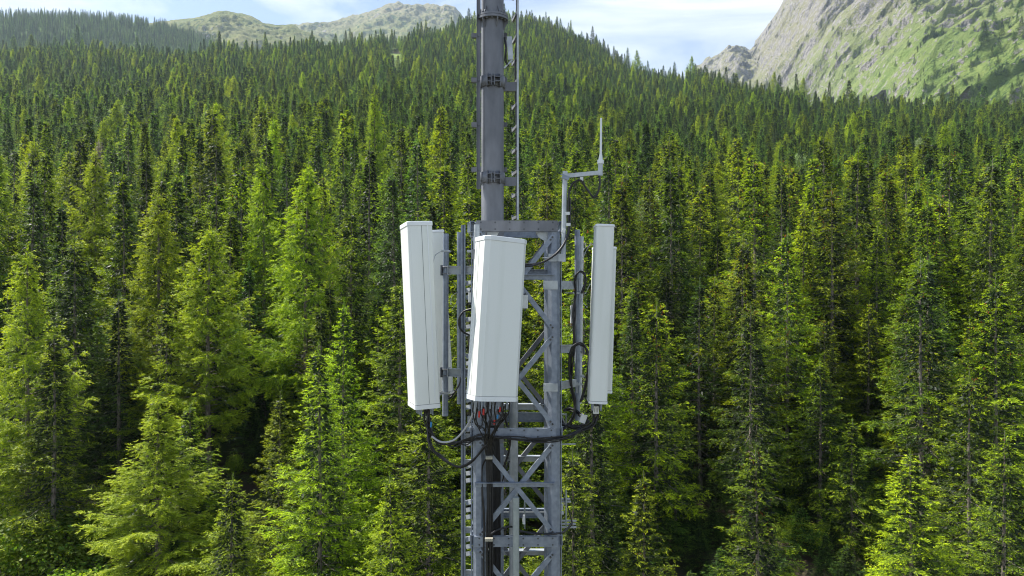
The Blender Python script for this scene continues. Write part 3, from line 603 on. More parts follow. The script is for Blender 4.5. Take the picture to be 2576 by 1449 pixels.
# forest on the distant bluish hill
def on_sheet(Xs, Ys, Zs, n, fn):
    r_, c_ = Xs.shape; i = nr.uniform(0, r_ - 2.01, n); j = nr.uniform(0, c_ - 1.01, n); a = i.astype(int); b = j.astype(int); fi = i - a; fj = j - b
    def bi(A): return A[a, b] * (1 - fi) * (1 - fj) + A[a + 1, b] * fi * (1 - fj) + A[a, b + 1] * (1 - fi) * fj + A[a + 1, b + 1] * fi * fj
    x, y, z = bi(Xs), bi(Ys), bi(Zs); k = fn(x / y * F + 1288, 724.5 - z / y * F); return x[k], y[k], z[k]
def mhill(px, py):
    d = np.ones(len(px)); d = np.where((px > 395) & (px < 760) & (py < 60 + (px - 395) * .35), .05, d); d = np.where((px > 480) & (px < 640), d * .5, d)
    d = np.where((np.abs(px - 380) < 8) & (np.abs(py - 66) < 10), 0, d)
    return (nr.random(len(px)) < d) & (px > -300) & (px < 800)
x, y, z = on_sheet(*LH, 11000, mhill)
s1 = nr.uniform(.7, 1.25, len(x)); w1 = s1 * nr.uniform(.7, .95, len(x))
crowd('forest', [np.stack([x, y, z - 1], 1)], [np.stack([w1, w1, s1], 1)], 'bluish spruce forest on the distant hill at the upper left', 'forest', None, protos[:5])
# scattered conifers on the open green mountain side
RX, RY, RZ = RM
def near_rm(px, py):
    x_, y_ = RX, RY; pp = RX / RY * F + 1288; qq = 724.5 - RZ / RY * F
    vis = RY[:-1]; d = (pp[:-1] - px) ** 2 + (qq[:-1] - py) ** 2; i, j = np.unravel_index(np.argmin(d), d.shape); return RX[i, j], RY[i, j], RZ[i, j]
mt = [(2010, 130, 10), (2030, 95, 9), (2052, 63, 9), (2062, 48, 7), (2095, 75, 9), (2140, 62, 9), (2135, 30, 7), (2105, 150, 12), (2078, 118, 8), (2148, 92, 8), (2150, 85, 8), (1965, 208, 12), (2000, 205, 9), (1938, 222, 8), (2060, 222, 9), (2118, 200, 9),
      (2205, 115, 12), (2235, 60, 14), (2243, 64, 12), (2330, 48, 11), (2320, 56, 10), (2345, 58, 9), (2370, 90, 12), (2420, 40, 11), (2400, 30, 9), (2480, 115, 22), (2495, 150, 20), (2515, 140, 20), (2520, 95, 18), (2550, 100, 14), (2510, 175, 14), (2460, 225, 14), (2478, 240, 12), (2530, 200, 16), (2555, 150, 16), (2560, 215, 15), (2440, 245, 12),
      (2566, 40, 20), (2558, 60, 18), (2570, 90, 20), (2576, 20, 20), (2545, 30, 18), (2595, 60, 20), (2610, 120, 20), (2170, 255, 11), (2190, 262, 11), (2250, 235, 11), (2285, 215, 11), (2325, 225, 12), (2370, 240, 12), (2412, 250, 13), (2300, 165, 10), (2255, 170, 8), (2370, 140, 10), (2285, 115, 8), (2215, 40, 8), (2180, 22, 8), (2262, 22, 8), (2305, 12, 9), (2370, 12, 9), (2448, 8, 10), (2500, 60, 13), (2470, 75, 12), (2420, 120, 9), (2350, 178, 9), (2400, 190, 10), (2440, 170, 10), (2210, 195, 8), (2160, 170, 8), (2090, 190, 8), (2030, 170, 7), (2332, 262, 13), (2215, 262, 12), (2390, 268, 14), (2450, 268, 15), (2510, 262, 16), (2550, 258, 17), (2130, 262, 10)]
for i, (px, py, h) in enumerate(mt):
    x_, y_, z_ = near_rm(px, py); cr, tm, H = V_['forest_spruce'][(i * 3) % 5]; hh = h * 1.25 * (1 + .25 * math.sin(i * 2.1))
    t = thing('mountain_spruce', (x_, y_, z_ - .5), 'small dark conifer scattered on the open green mountainside at the upper right', 'conifer', 'conifers scattered on the green mountainside'); s = hh / H
    t.scale = (s * 1.7, s * 1.7, s * 1.1); t.rotation_euler = (0, 0, i * 1.7)
    o = bpy.data.objects.new('crown', cr); C.objects.link(o); o.parent = t

# ------------------------------------------------------------------ the lattice tower
YF, YB = 9.5, 10.52
def xz(px, py, Y): p = P(px, py, Y); return p
def Zf(py): return (724.5 - py) * YF / F
def Xf(px): return (px - 1288) * YF / F
XL, XR = Xf(1205), Xf(1393)
XLb, XRb = XL + .0, XR + .0
tower = thing('lattice_tower', ((XL + XR) / 2, 10.0, -24.2), 'galvanised steel lattice tower with four legs and crossed braces carrying the antennas', 'tower')
def facet_leg(x, y, z0, z1, sx, sy):
    m = MB(); r = .088; pr = [(r * math.cos(math.radians(a)), r * math.sin(math.radians(a))) for a in (22.5, 67.5, 112.5, 157.5, 202.5, 247.5, 292.5, 337.5)]
    m.extrude(pr, (x, y, z0), (x, y, z1), up=(0, 1, 0))
    m.bar((x + sx * .098, y + .02 * sy, z0), (x + sx * .098, y + .02 * sy, z1 - .1), .012, .10, up=(0, 1, 0))
    return m
ztop = Zf(583)
for x, y, sx, sy in ((XL, YF, -1, 1), (XR, YF, 1, 1), (XL, YB, -1, -1), (XR, YB, 1, -1)):
    facet_leg(x, y, -24, ztop, sx, sy).build('leg', M['galv'], tower)
def brace(p0, p1, w=.062, nrm=(0, -1, 0), off=0.0, dark=False):
    p0 = Vector(p0); p1 = Vector(p1); n = Vector(nrm); p0 += n * off; p1 += n * off; d = (p1 - p0).normalized(); e = d * .035
    m = MB(); up = n
    m.bar(p0, p1, w, .008, up=up); side = d.cross(n).normalized() * (w / 2 - .004)
    m.bar(p0 + side - n * .028, p1 + side - n * .028, .008, .048, up=up)
    bb = MB()
    for q, s_ in ((p0, 1), (p1, -1)):
        for k in (1, 2.2): bb.bolt(q + d * s_ * .035 * k, n, .014, .022)
    m.build('brace', M['galv'] if not dark else M['galv_dull'], tower); bb.build('bolts', M['bolt'], tower)
bays = [(583, 832), (832, 1072), (1102, 1340), (1374, 1612), (1646, 1890)]
for y0, y1 in bays:
    a, b = Zf(y0 + 2), Zf(y1 - 4)
    xl, xr = XL + .0, XR - .0
    brace((xl, YF - .09, a), (xr, YF - .09, b), off=.012); brace((xr, YF - .09, a - .04), (xl, YF - .09, b - .04), off=-.004)
    brace((xl, YB + .05, a), (xr, YB + .05, b), dark=True); brace((xr, YB + .05, a), (xl, YB + .05, b), off=.012, dark=True)
    for x, nx in ((XL, -1), (XR, 1)):
        brace((x + nx * .07, YF, a), (x + nx * .07, YB, b), nrm=(nx, 0, 0), off=.012); brace((x + nx * .07, YB, a), (x + nx * .07, YF, b), nrm=(nx, 0, 0))
def frame(pyt, h, xa, xb, holes=6, name='cross_beam', yb=YB):
    z = Zf(pyt) - h / 2
    m = MB(); m.channel((xa, YF - .105, z), (xb, YF - .105, z), h, .05, up=(0, 0, 1), fx=-1)
    hol = MB()
    for i in range(holes):
        for dz in (-h * .3, h * .32):
            x = xa + (xb - xa) * (i + .35) / (holes - .3); hol.bolt((x, YF - .1045, z + dz), (0, -1, 0), .013, .002)
    m.build(name, M['galv_dull'] if pyt < 600 else M['galv'], tower); hol.build('bolt_holes', M['dark'], tower)
    m = MB(); m.channel((xa, YB + .10, z), (xb, YB + .10, z), h, .05, up=(0, 0, 1)); m.build(name, M['galv'], tower)
    for x, fx in ((XL - .115, 1), (XR + .115, -1)):
        m = MB(); m.channel((x, YF - .05, z), (x, YB + .05, z), h, .05, up=(0, 0, 1), fx=fx); m.build(name, M['galv'], tower)
frame(556.5, .142, Xf(1198), Xf(1402)); frame(1074, .135, Xf(1205), Xf(1398)); frame(1343, .135, Xf(1194), Xf(1402)); frame(1614, .135, Xf(1194), Xf(1402))
# angles at the crossings
for py in (693, 1208, 1480):
    m = MB(); z = Zf(py); m.bar((Xf(1196), YF - .118, z - .025), (Xf(1394), YF - .118, z - .025), .008, .062, up=(0, 0, 1)); m.bar((Xf(1196), YF - .145, z + .007), (Xf(1394), YF - .145, z + .007), .06, .007, up=(0, 0, 1))
    for px in (1200, 1297, 1389): m.bolt((Xf(px), YF - .122, z - .03), (0, -1, 0), .012, .014)
    m.build('horizontal_angle', M['galv'], tower)
m = MB(); z = Zf(684); m.channel((XL, YB - .35, z), (XR + .02, YB - .35, z), .10, .05, up=(0, 0, 1)); m.build('cross_beam', M['galv'], tower)
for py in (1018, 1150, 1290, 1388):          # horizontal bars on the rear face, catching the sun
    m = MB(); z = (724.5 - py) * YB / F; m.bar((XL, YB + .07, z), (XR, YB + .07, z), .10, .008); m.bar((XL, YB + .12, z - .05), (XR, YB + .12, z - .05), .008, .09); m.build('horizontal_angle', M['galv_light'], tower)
m = MB()                                    # gusset plates and stiffeners of the top frame
for px, s_ in ((1225, 1), (1378, -1)):
    x = Xf(px); m.add([(x, YF + .03, Zf(583)), (x + s_ * .16, YF + .03, Zf(583)), (x + s_ * .12, YF + .03, Zf(597)), (x, YF + .03, Zf(610)),
                       (x, YF + .04, Zf(583)), (x + s_ * .16, YF + .04, Zf(583)), (x + s_ * .12, YF + .04, Zf(597)), (x, YF + .04, Zf(610))], [(3, 2, 1, 0), (4, 5, 6, 7), (0, 1, 5, 4), (1, 2, 6, 5), (2, 3, 7, 6), (3, 0, 4, 7)])
m.build('gusset_plate', M['galv_light'], tower)
m = MB(); a = P(1352, 585, YF + .1); m.bar(P(1348, 584, YF + .12), P(1372, 584, YF + .12), .09, .006, up=(0, .75, .66)); m.build('deflector_plate', M['galv_light'], tower)
# bracket frame on the left of the top beam
m = MB(); Y = 9.75
m.channel(P(1176, 573, Y), P(1202, 573, Y), .13, .05); m.bar(P(1180, 560, Y), P(1204, 560, Y), .05, .02); m.bar(P(1178, 586, Y), P(1204, 586, Y), .05, .02); m.bar(P(1183, 590, Y), P(1206, 632, Y), .03, .03)
m.build('side_bracket', M['galv_light'], tower)
# corner bracket with rods right of the lower frames
m = MB(); Y = 10.0
for py in (1040, 1072): m.bar(P(1404, py, Y), P(1424, py + 3, Y), .04, .012)
m.bar(P(1406, 1032, Y), P(1424, 1074, Y), .012, .03); m.bar(P(1424, 1040, Y), P(1424, 1078, Y), .012, .03)
m.cyl(P(1406, 1118, Y), P(1448, 1117, Y), .011); m.build('corner_bracket', M['galv_light'], tower)
# step pegs on the tower's left flank seen as sunlit plates
# ------------------------------------------------------------------ ladder on the left flank
lad = thing('tower_ladder', P(1164, 1449, 9.75) - Vector((0, 0, 20)), 'galvanised ladder with sunlit slanting rungs on the left flank of the lattice tower', 'ladder')
m = MB(); xa = P(1165.5, 0, 9.75).x; zt = P(0, 566, 9.75).z
m.bar((xa, 9.75, -24), (xa - .0, 9.75, zt), .012, .062, up=(0, 1, 0)); m.bar((xa, 9.724, -24), (xa, 9.724, zt), .062, .010, up=(0, 1, 0)); m.build('rail', M['galv'], lad)
xb = xa + .02
z = Zf(1700); i = 0
while z < Zf(700):
    m = MB()
    for k in range(3):
        zz = z + k * .098; y0 = 9.80
        m.bar((xa + .035, y0, zz), (xa + .10, y0 + .0, zz + .012), .03, .055, up=(0, .5, .85))
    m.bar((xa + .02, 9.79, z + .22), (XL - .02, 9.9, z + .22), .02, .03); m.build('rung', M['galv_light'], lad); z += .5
m = MB()
for py in (1098, 1163, 1332, 1440):
    m.channel(P(1166, py, 9.77), P(1196, py, 9.77), .08, .03)
for py in (1050, 1058, 1068): m.bar(P(1176, py, 9.9), P(1200, py, 9.9), .012, .04)
m.build('wall_tie', M['galv_light'], lad)

# ------------------------------------------------------------------ steel mast on top
MY = 9.98; mx_ = (1239 - 1288) * MY / F; mr = 28.3 * MY / F
def Zm(py): return (724.5 - py) * MY / F
mast = thing('steel_mast', (mx_, MY, Zm(1110)), 'thick round galvanised steel mast rising from the lattice tower to the top edge', 'mast')
MB().cyl((mx_, MY, Zm(1112)), (mx_, MY, Zm(52)), mr, n=48).build('lower_tube', M['galv_dull'], mast)
MB().cyl((mx_, MY, Zm(46)), (mx_, MY, Zm(-420)), mr * 1.0, mr * .97, n=48).build('upper_tube', M['galv_dull'], mast)
m = MB(); fr = 40.0 * MY / F
m.cyl((mx_, MY, Zm(54.0)), (mx_, MY, Zm(48.3)), fr, n=48); m.cyl((mx_, MY, Zm(47.0)), (mx_, MY, Zm(42.5)), fr * .985, n=48)
m.build('flange', M['galv_dull'], mast)
def gusset(m, ang, z0, z1, r0, r1, t=.012):
    c, s_ = math.cos(ang), math.sin(ang); n = Vector((-s_, c, 0)) * t / 2; o = Vector((mx_, MY, 0)); rr = Vector((c, s_, 0))
    q = [o + rr * r0 + Vector((0, 0, z0)), o + rr * r1 + Vector((0, 0, z0)), o + rr * r1 + Vector((0, 0, z0 + (z1 - z0) * .2)), o + rr * (r0 + .01) + Vector((0, 0, z1)), o + rr * r0 + Vector((0, 0, z1))]
    m.add([a + n for a in q] + [a - n for a in q], [(0, 1, 2, 3, 4), (9, 8, 7, 6, 5)] + [(i, i + 5, (i + 1) % 5 + 5, (i + 1) % 5) for i in range(5)])
m = MB()
for k in range(6):
    gusset(m, -1.2 + k * math.pi / 3, Zm(54.2), Zm(76), mr - .004, fr * .97); gusset(m, -2.1 + k * math.pi / 3, Zm(42.2), Zm(24), mr - .004, fr * .95)
m.build('stiffener', M['galv_dull'], mast)
m = MB()
for k in range(16):
    a = k * math.pi / 8; c = Vector((mx_ + math.cos(a) * fr * .84, MY + math.sin(a) * fr * .84, 0))
    m.cyl(c + Vector((0, 0, Zm(57))), c + Vector((0, 0, Zm(37))), .014, n=6, smooth=False)
m.build('bolt_ring', M['galv_dull'], mast)
for py in (209, 449):
    m = MB(); z = Zm(py); hh = .075
    for a0, a1 in ((math.radians(-82), math.radians(90)), (math.radians(90), math.radians(262))):
        n = 22; vs = []
        for i in range(n + 1):
            a = a0 + (a1 - a0) * i / n
            for r_, zz in ((mr + .004, -hh), (mr + .018, -hh), (mr + .018, hh), (mr + .004, hh)): vs.append((mx_ + math.cos(a) * r_, MY + math.sin(a) * r_, z + zz))
        m.add(vs, [(i * 4 + k, i * 4 + (k + 1) % 4, i * 4 + 4 + (k + 1) % 4, i * 4 + 4 + k) for i in range(n) for k in range(4)], True)
        m.add(vs, [(3, 2, 1, 0), (n * 4, n * 4 + 1, n * 4 + 2, n * 4 + 3)])
    cl = m.build('clamp_band', M['galv_dull'], mast)
    m = MB()
    for dx in (-.068, -.012, .034, .11):
        x = mx_ + dx; yy = MY - math.sqrt(max(.002, (mr + .01) ** 2 - dx * dx)); L_ = .085 if abs(dx) < .09 else .05
        m.bar((x, yy + .01, z), (x, MY - mr - L_ + .01, z), .010, .185 if abs(dx) > .05 else .165)
    for a, b in ((-.068, -.012), (.034, .11)):
        for dz in (-.03, .03): m.bar((mx_ + a, MY - mr - .035, z + dz), (mx_ + b, MY - mr - .035, z + dz), .06, .008)
    for dz in (-.04, .045): m.cyl((mx_ - .04, MY - mr - .045, z + dz), (mx_ + .055, MY - mr - .045, z + dz), .009, n=6)
    m.build('clamp_lug', M['galv_dull'], mast)
    m = MB(); m.channel((mx_ + mr, MY + .04, z - .035), (P(1299, py, MY).x, MY + .04, z - .035), .125, .045, fx=-1); m.build('bracket_arm', M['galv_dull'], mast)
# small hinged bracket with black wires high on the mast
m = MB(); m.bar(P(1281, 92, MY - .02), P(1285, 150, MY - .02), .07, .012, up=(0, 1, 0)); m.bar(P(1268, 172, MY), P(1290, 150, MY), .03, .02); m.bar(P(1268, 96, MY + .05), P(1290, 140, MY + .05), .02, .03); m.build('hinge_bracket', M['galv_light'], mast)
m = MB()
for k in range(2): m.tube(spline([P(1268 + k * 2, 94, MY - .03), P(1272 + k * 2, 120, MY - .05), P(1270 + k * 3, 150, MY - .03), P(1278 + k * 3, 168, MY)]), .008, 5)
m.build('short_cable', M['cable'], mast)

# fall-arrest rail with step pegs, left of the mast
RY_ = 9.9
fr_ = thing('safety_rail', P(1204, 476, RY_), 'dark steel rail with flat step plates along the left side of the round mast', 'rail')
m = MB(); m.bar(P(1204.3, 476, RY_), P(1204.3, -120, RY_), .052, .006, up=(0, 1, 0)); m.bar(P(1199.6, 476, RY_ - .02), P(1199.6, -120, RY_ - .02), .006, .05, up=(0, 1, 0)); m.build('rail', M['galv_dull'], fr_)
for py in (-22, 90, 202, 314, 427):
    m = MB(); m.bar(P(1186, py, MY + .20), P(1276, py, MY + .20), .05, .065); m.bolt(P(1204, py, RY_ - .01), (0, -1, 0)); m.build('step', M['galv_dull'], fr_)
# single-rail ladder right of the mast
LY = 10.0
ld = thing('climbing_ladder', P(1303, 553, LY), 'slim single rail ladder with slanting dark rungs right of the round mast', 'ladder')
m = MB(); m.bar(P(1302.5, 553, LY), P(1302.5, -140, LY), .028, .045, up=(0, 1, 0)); m.build('rail', M['galv_light'], ld)
k = 0; py = 545
while py > -120:
    a = P(1302, py - 58 * .0, LY); b = Vector((P(1290, 0, LY).x, LY + .34, a.z)); m = MB(); m.bar(a, b, .030, .040); m.bar(b, b + Vector((-.004, .02, .055)), .03, .014)
    m.build('rung', M['galv_dull'], ld); py -= 57.2
m = MB(); m.bar(P(1302, -2, LY), P(1268, -2, LY), .03, .012); m.build('tie_bar', M['galv_dull'], ld)
# black cable climbing beside the ladder
o = MB().tube(spline([P(1299, 552, LY + .1), P(1299.5, 430, LY + .1), P(1298, 250, LY + .1), P(1296, 160, LY + .08), P(1300, 80, LY + .08), P(1299, -100, LY + .1)]), .012).build('black_cable', M['cable']); tag(o, 'thin black cable running up beside the single rail ladder', 'cable', 'black cables on the tower')

# ------------------------------------------------------------------ panel antennas
def rrect(w, d, rf, rb, n=6):          # front at -y
    pts = []
    for cx, cy, r, a0 in ((w / 2 - rf, -d / 2 + rf, rf, -90), (w / 2 - rb, d / 2 - rb, rb, 0), (-w / 2 + rb, d / 2 - rb, rb, 90), (-w / 2 + rf, -d / 2 + rf, rf, 180)):
        for i in range(n + 1):
            a = math.radians(a0 + 90 * i / n); pts.append((cx + r * math.cos(a), cy + r * math.sin(a)))
    return pts
def panel(top, bot, W, D, yaw, label, group, rf=.03, rb=.025, cap=.035, seam=0.0, ports=8, nc=6):
    """top/bot: centres of the top and bottom faces"""
    top = Vector(top); bot = Vector(bot); ax = (top - bot).normalized(); H = (top - bot).length
    t = thing('panel_antenna', bot, label, 'antenna', group)
    nrm = Vector((math.sin(yaw), -math.cos(yaw), 0)); yl = -(nrm - ax * nrm.dot(ax)).normalized(); xl = yl.cross(ax).normalized()
    t.matrix_world = Matrix(((xl.x, yl.x, ax.x, bot.x), (xl.y, yl.y, ax.y, bot.y), (xl.z, yl.z, ax.z, bot.z), (0, 0, 0, 1)))
    zero = (0, 0, 0); pr = rrect(W, D, rf, rb, nc)
    def sl(m, prof, z0, z1, bev=0.0):
        lv = [(z0, 1), (z1, 1)] if not bev else [(z0, 1), (z1 - bev, 1), (z1 - bev * .3, 1 - bev * .5 / W), (z1, 1 - bev * 1.6 / W)]
        n = len(prof); vs = [(x * k, y * k, z) for z, k in lv for x, y in prof]
        m.add(vs, [(r * n + i, r * n + (i + 1) % n, (r + 1) * n + (i + 1) % n, (r + 1) * n + i) for r in range(len(lv) - 1) for i in range(n)], False)
        m.add([vs[i] for i in range(n)], [tuple(range(n))[::-1]]); m.add(vs[-n:], [tuple(range(n))])
    m = MB(); sl(m, pr, cap - .003, H - cap + .003); m.build('radome', M['radome'], t, zero)
    m = MB(); sl(m, rrect(W + .014, D + .014, rf + .005, rb + .005, nc), H - cap, H, .012); m.build('top_cap', M['radome2'], t, zero)
    m = MB(); sl(m, rrect(W + .010, D + .010, rf + .004, rb + .004, nc), .0, cap); m.build('bottom_cap', M['radome2'], t, zero)
    m = MB(); sl(m, rrect(W + .003, D + .003, rf, rb, nc), cap - .0015, cap + .0045); m.build('bottom_seam', M['dark'], t, zero)
    m = MB(); sl(m, rrect(W + .002, D + .002, rf, rb, nc), H - cap - .003, H - cap + .001); m.build('top_seam', M['cable_grey'], t, zero)
    if seam:
        for sx in (-1, 1):
            m = MB(); m.bar((sx * (W / 2 + .0006), seam, cap + .01), (sx * (W / 2 + .0006), seam, H - cap), .0022, .0028, up=(0, 1, 0)); m.bar((sx * (W / 2 + .0012), seam + .012, cap + .01), (sx * (W / 2 + .0012), seam + .012, H - cap), .004, .016, up=(0, 1, 0)); 
            a = MB(); a.bar((sx * (W / 2 + .0008), seam, cap + .01), (sx * (W / 2 + .0008), seam, H - cap), .0025, .004, up=(0, 1, 0)); a.build('side_seam', M['dark'], t, zero)
            a = MB(); a.bar((sx * (W / 2 + .001), seam + D * .24, cap + .01), (sx * (W / 2 + .001), seam + D * .24, H - cap), .006, .014, up=(0, 1, 0)); a.build('side_rib', M['radome2'], t, zero)
    for i in range(ports):
        x = (i % (ports // 2) - (ports // 2 - 1) / 2) * W * .8 / (ports // 2); y = (.25 if i < ports // 2 else -.2) * D
        m = MB(); m.cyl((x, y, .002), (x, y, -.05), .014, n=8); m.cyl((x, y, -.05), (x, y, -.10), .010, n=8); m.build('connector', M['galv'], t, zero)
    return t
G_ = 'white panel antennas around the tower'
A_front = panel(P(1262, 600, 8.96), P(1238.5, 1006, 8.84), .565, .36, math.radians(26), 'front white panel antenna facing the viewer, before the tower', G_, .055, .02, seam=.03, nc=1, cap=.055)
A_left = panel(P(1045.5, 562, 9.45), P(1066, 1022, 9.42), .53, .325, math.radians(-71), 'large white panel antenna on the far left, nearest of the left pair', G_, .04, .02, seam=.02, nc=3, cap=.055)
A_left2 = panel(P(1083, 582, 10.75), P(1108, 988, 10.75), .42, .33, math.radians(-74), 'white panel antenna half hidden behind the large left one', G_, .03, .03, seam=.0)
A_right = panel(P(1519.5, 567, 9.40), P(1501.5, 1010, 9.40), .42, .235, math.radians(88), 'slim white panel antenna on the right with rounded top, in front of another', G_, .045, .045, cap=.03, ports=6)
A_right2 = panel(P(1520, 622, 10.7), P(1509, 984, 10.7), .40, .32, math.radians(89), 'white panel antenna mostly hidden behind the slim right one', G_, .03, .02, ports=6)

# ------------------------------------------------------------------ support poles with their arms
def pole(name, px0, py0, px1, py1, Y, r, label, arms=(), mat_='galv'):
    t = thing(name, P(px1, py1, Y), label, 'pole', 'support poles of the panel antennas')
    MB().cyl(P(px1, py1, Y), P(px0, py0, Y), r, n=20).build('tube', M[mat_], t)
    for kind, py, xe, ye, h in arms:
        c = P(px0 + (px1 - px0) * (py - py0) / (py1 - py0), py, Y); e = Vector((xe, ye, c.z))
        if kind == 'arm':
            d = (e - c).normalized(); m = MB(); m.channel(c + d * .05, e, h, .05, fx=1 if d.x > 0 else -1); m.bar(c + d * .045, c + d * .055, .12, h * 1.15); m.build('arm', M['galv_light'], t)
            m = MB()
            for dz in (-h * .38, h * .38):
                pts = [c + d * .05 + Vector((0, -.05, dz)), c - d * .03 + Vector((0, -.05, dz)), c - d * .055 + Vector((0, -.02, dz)), c - d * .055 + Vector((0, .02, dz)), c - d * .03 + Vector((0, .05, dz)), c + d * .05 + Vector((0, .05, dz))]
                m.tube(spline(pts, 4), .007, 6)
            m.bar(c - d * .06, c - d * .045, .10, h * 1.25); m.build('clamp', M['galv_dull'], t)
    return t
pl_ = pole('support_pole', 1121.5, 588, 1120, 1046, 9.86, .041, 'grey support pole beside the left antenna pair, joined by two arms', [('arm', 680, XL - .02, 9.75, .115), ('arm', 936, XL - .02, 9.75, .11)])
pf_ = pole('support_pole', 1200, 565, 1196, 1040, 9.27, .038, 'pale support pole whose top shows above the front antenna', [('arm', 640, XL + .01, 9.45, .10), ('arm', 960, XL + .01, 9.45, .10)], 'galv_light')
pr_ = pole('support_pole', 1452.5, 578, 1452.5, 1057, 9.9, .038, 'grey support pole between the tower and the slim right antenna', [])
pb_ = pole('support_pole', 1462, 595, 1457, 1015, 10.45, .036, 'bright support pole right behind the grey one on the right', [('arm', 877, XR + .05, 10.4, .115)], 'galv_light')
pq_ = pole('support_pole', 1155, 584, 1155, 1016, 10.5, .033, 'dark support pole behind the ladder on the left', [], 'galv')
for py in (717, 974):                  # clamp plates and arms from the right front leg to its pole
    m = MB(); z = P(0, py, 9.42).z; xa = P(1367, 0, 9.40).x; xb = P(1403, 0, 9.40).x; Yp = 9.395
    m.bar((xa, Yp, z), (xb, Yp, z), .012, .115 if py < 800 else .105)
    for px in (1372, 1399):
        for dz in (-.028, .03): m.bolt(P(px, py, 9.39) + Vector((0, 0, dz)), (0, -1, 0), .011, .014)
    m.build('clamp_plate', M['galv_light'], pr_)
    m = MB(); m.channel((xb, 9.46, z), (P(1450, 0, 9.86).x, 9.84, z), .115 if py < 800 else .10, .05, fx=-1); m.build('arm', M['galv_light'], pr_)
    m = MB(); c = P(1452.5, py, 9.9)
    for dx in (-.02, .0, .02): m.bar(c + Vector((dx, -.045, -.075)), c + Vector((dx, -.045, .075)), .010, .02, up=(0, 1, 0))
    m.build('clamp', M['galv_light'], pr_)
def strap_clamp(parent, c, lx, name='strap_clamp'):
    m = MB(); m.bar(c + Vector((-.055, -.045, 0)), c + Vector((.06, -.045, 0)), .014, .028); m.bar(c + Vector((-.055, .045, 0)), c + Vector((.06, .045, 0)), .014, .028)
    m.cyl(c + Vector((-.05, -.05, 0)) + Vector((-lx, .0, 0)), c + Vector((.07, -.05, 0)), .006, n=6); m.cyl(c + Vector((-.05, .05, 0)) + Vector((-lx, .0, 0)), c + Vector((.07, .05, 0)), .006, n=6)
    m.build(name, M['galv_light'], parent)
def tilt_arm(parent, a, b, bulge, w=.035):
    mid = (a + b) / 2 + bulge; pts = spline([a, mid, b], 6); m = MB()
    for i in range(len(pts) - 1): m.bar(pts[i], pts[i + 1], .006, w, up=(0, 1, 0))
    for q in (a, mid, b): m.bolt(q + Vector((0, -.01, 0)), (0, -1, 0), .010, .014)
    m.build('tilt_bracket', M['galv_light'], parent)
strap_clamp(pl_, P(1121, 632, 9.86), .0); tilt_arm(pl_, P(1112, 631, 9.8), P(1090, 660, 9.75), Vector((-.03, 0, .02)))
strap_clamp(pl_, P(1120, 988, 9.86), -.12); tilt_arm(pl_, P(1112, 985, 9.8), P(1104, 1000, 9.75), Vector((0, 0, 0)))
strap_clamp(pf_, P(1186, 632, 9.3), .0); 
strap_clamp(pr_, P(1452.5, 737, 9.9), .12); tilt_arm(pr_, P(1461, 738, 9.85), P(1484, 715, 9.8), Vector((0, 0, -.06))); tilt_arm(pr_, P(1461, 740, 9.85), P(1476, 772, 9.8), Vector((-.02, 0, -.02)))
strap_clamp(pr_, P(1452.5, 966, 9.9), .1); strap_clamp(pr_, P(1458, 946, 10.2), .0)
tilt_arm(pb_, P(1466, 648, 10.3), P(1490, 615, 10.3), Vector((-.05, 0, .03))); tilt_arm(pb_, P(1464, 661, 10.3), P(1486, 612, 10.3), Vector((-.02, 0, -.0)), .02)
tilt_arm(pq_, P(1150, 735, 10.3), P(1134, 765, 10.3), Vector((-.03, 0, .03))); tilt_arm(pq_, P(1150, 735, 10.3), P(1138, 778, 10.3), Vector((.03, 0, -.02)))

# ------------------------------------------------------------------ pipes standing in and before the tower
o = MB().cyl((P(1298, 0, 9.28).x, 9.28, -24), P(1298, 1251, 9.28), .0425, n=20).build('steel_pipe', M['pipe_new']); tag(o, 'greenish grey round pipe standing in front of the lower tower braces', 'pipe', 'upright pipes in the tower')
o = MB().cyl((P(1292, 0, 10.25).x, 10.25, -24), P(1292, 1000, 10.25), .064, n=20).build('steel_pipe', M['galv_light']); tag(o, 'sunlit round pipe inside the lattice tower behind the greenish one', 'pipe', 'upright pipes in the tower')
o = MB().angle((P(1267, 0, 10.2).x, 10.2, -24), P(1267, 1010, 10.2), .07, up=(0, 1, 0)).build('cable_rail', M['galv']); tag(o, 'narrow grey rail inside the tower beside the hanging black cables', 'rail')

# ------------------------------------------------------------------ rod antenna on its own mast
wy = 9.35
wm = thing('antenna_bracket', P(1417, 659, wy), 'slim pale pole with sideways arm at the tower top right corner, holding the rod antenna', 'bracket')
MB().cyl(P(1417, 659, wy), P(1421.5, 431, wy), .033, n=18).build('upright_tube', M['galv_light'], wm)
MB().extrude([(-.02, -.026), (.02, -.026), (.02, .026), (-.02, .026)], P(1420, 443, wy - .03), P(1512, 434, wy - .03)).build('side_arm', M['galv_light'], wm)
MB().cyl(P(1510, 442, wy - .03), P(1510.5, 411, wy - .03), .031, n=16).build('socket', M['galv_light'], wm)
m = MB()
for py in (439, 447): m.tube(spline([P(1428, py, wy), P(1414, py, wy - .03), P(1411, py, wy), P(1414, py, wy + .03), P(1428, py, wy + .04)], 4), .006, 6)
m.bar(P(1414, 443, wy - .045), P(1432, 449, wy - .045), .02, .05); m.build('u_bolt', M['galv'], wm)
m = MB()
for px, py in ((1428, 537), (1430, 565)): m.bar(P(px - 6, py, wy - .02), P(px + 5, py, wy - .02), .03, .04)
m.bar(P(1459, 450, wy - .03), P(1467, 450, wy - .03), .03, .05); m.bar(P(1416, 585, wy - .03), P(1420, 575, wy - .03), .03, .04); m.build('cable_clip', M['box'], wm)
m = MB(); m.bar(P(1380, 648, wy), P(1409, 648, wy), .012, .10); m.bar(P(1404, 648, wy - .03), P(1422, 648, wy - .03), .012, .10)
for px in (1386, 1393): m.bolt(P(px, 649, wy - .01), (0, -1, 0), .012, .014)
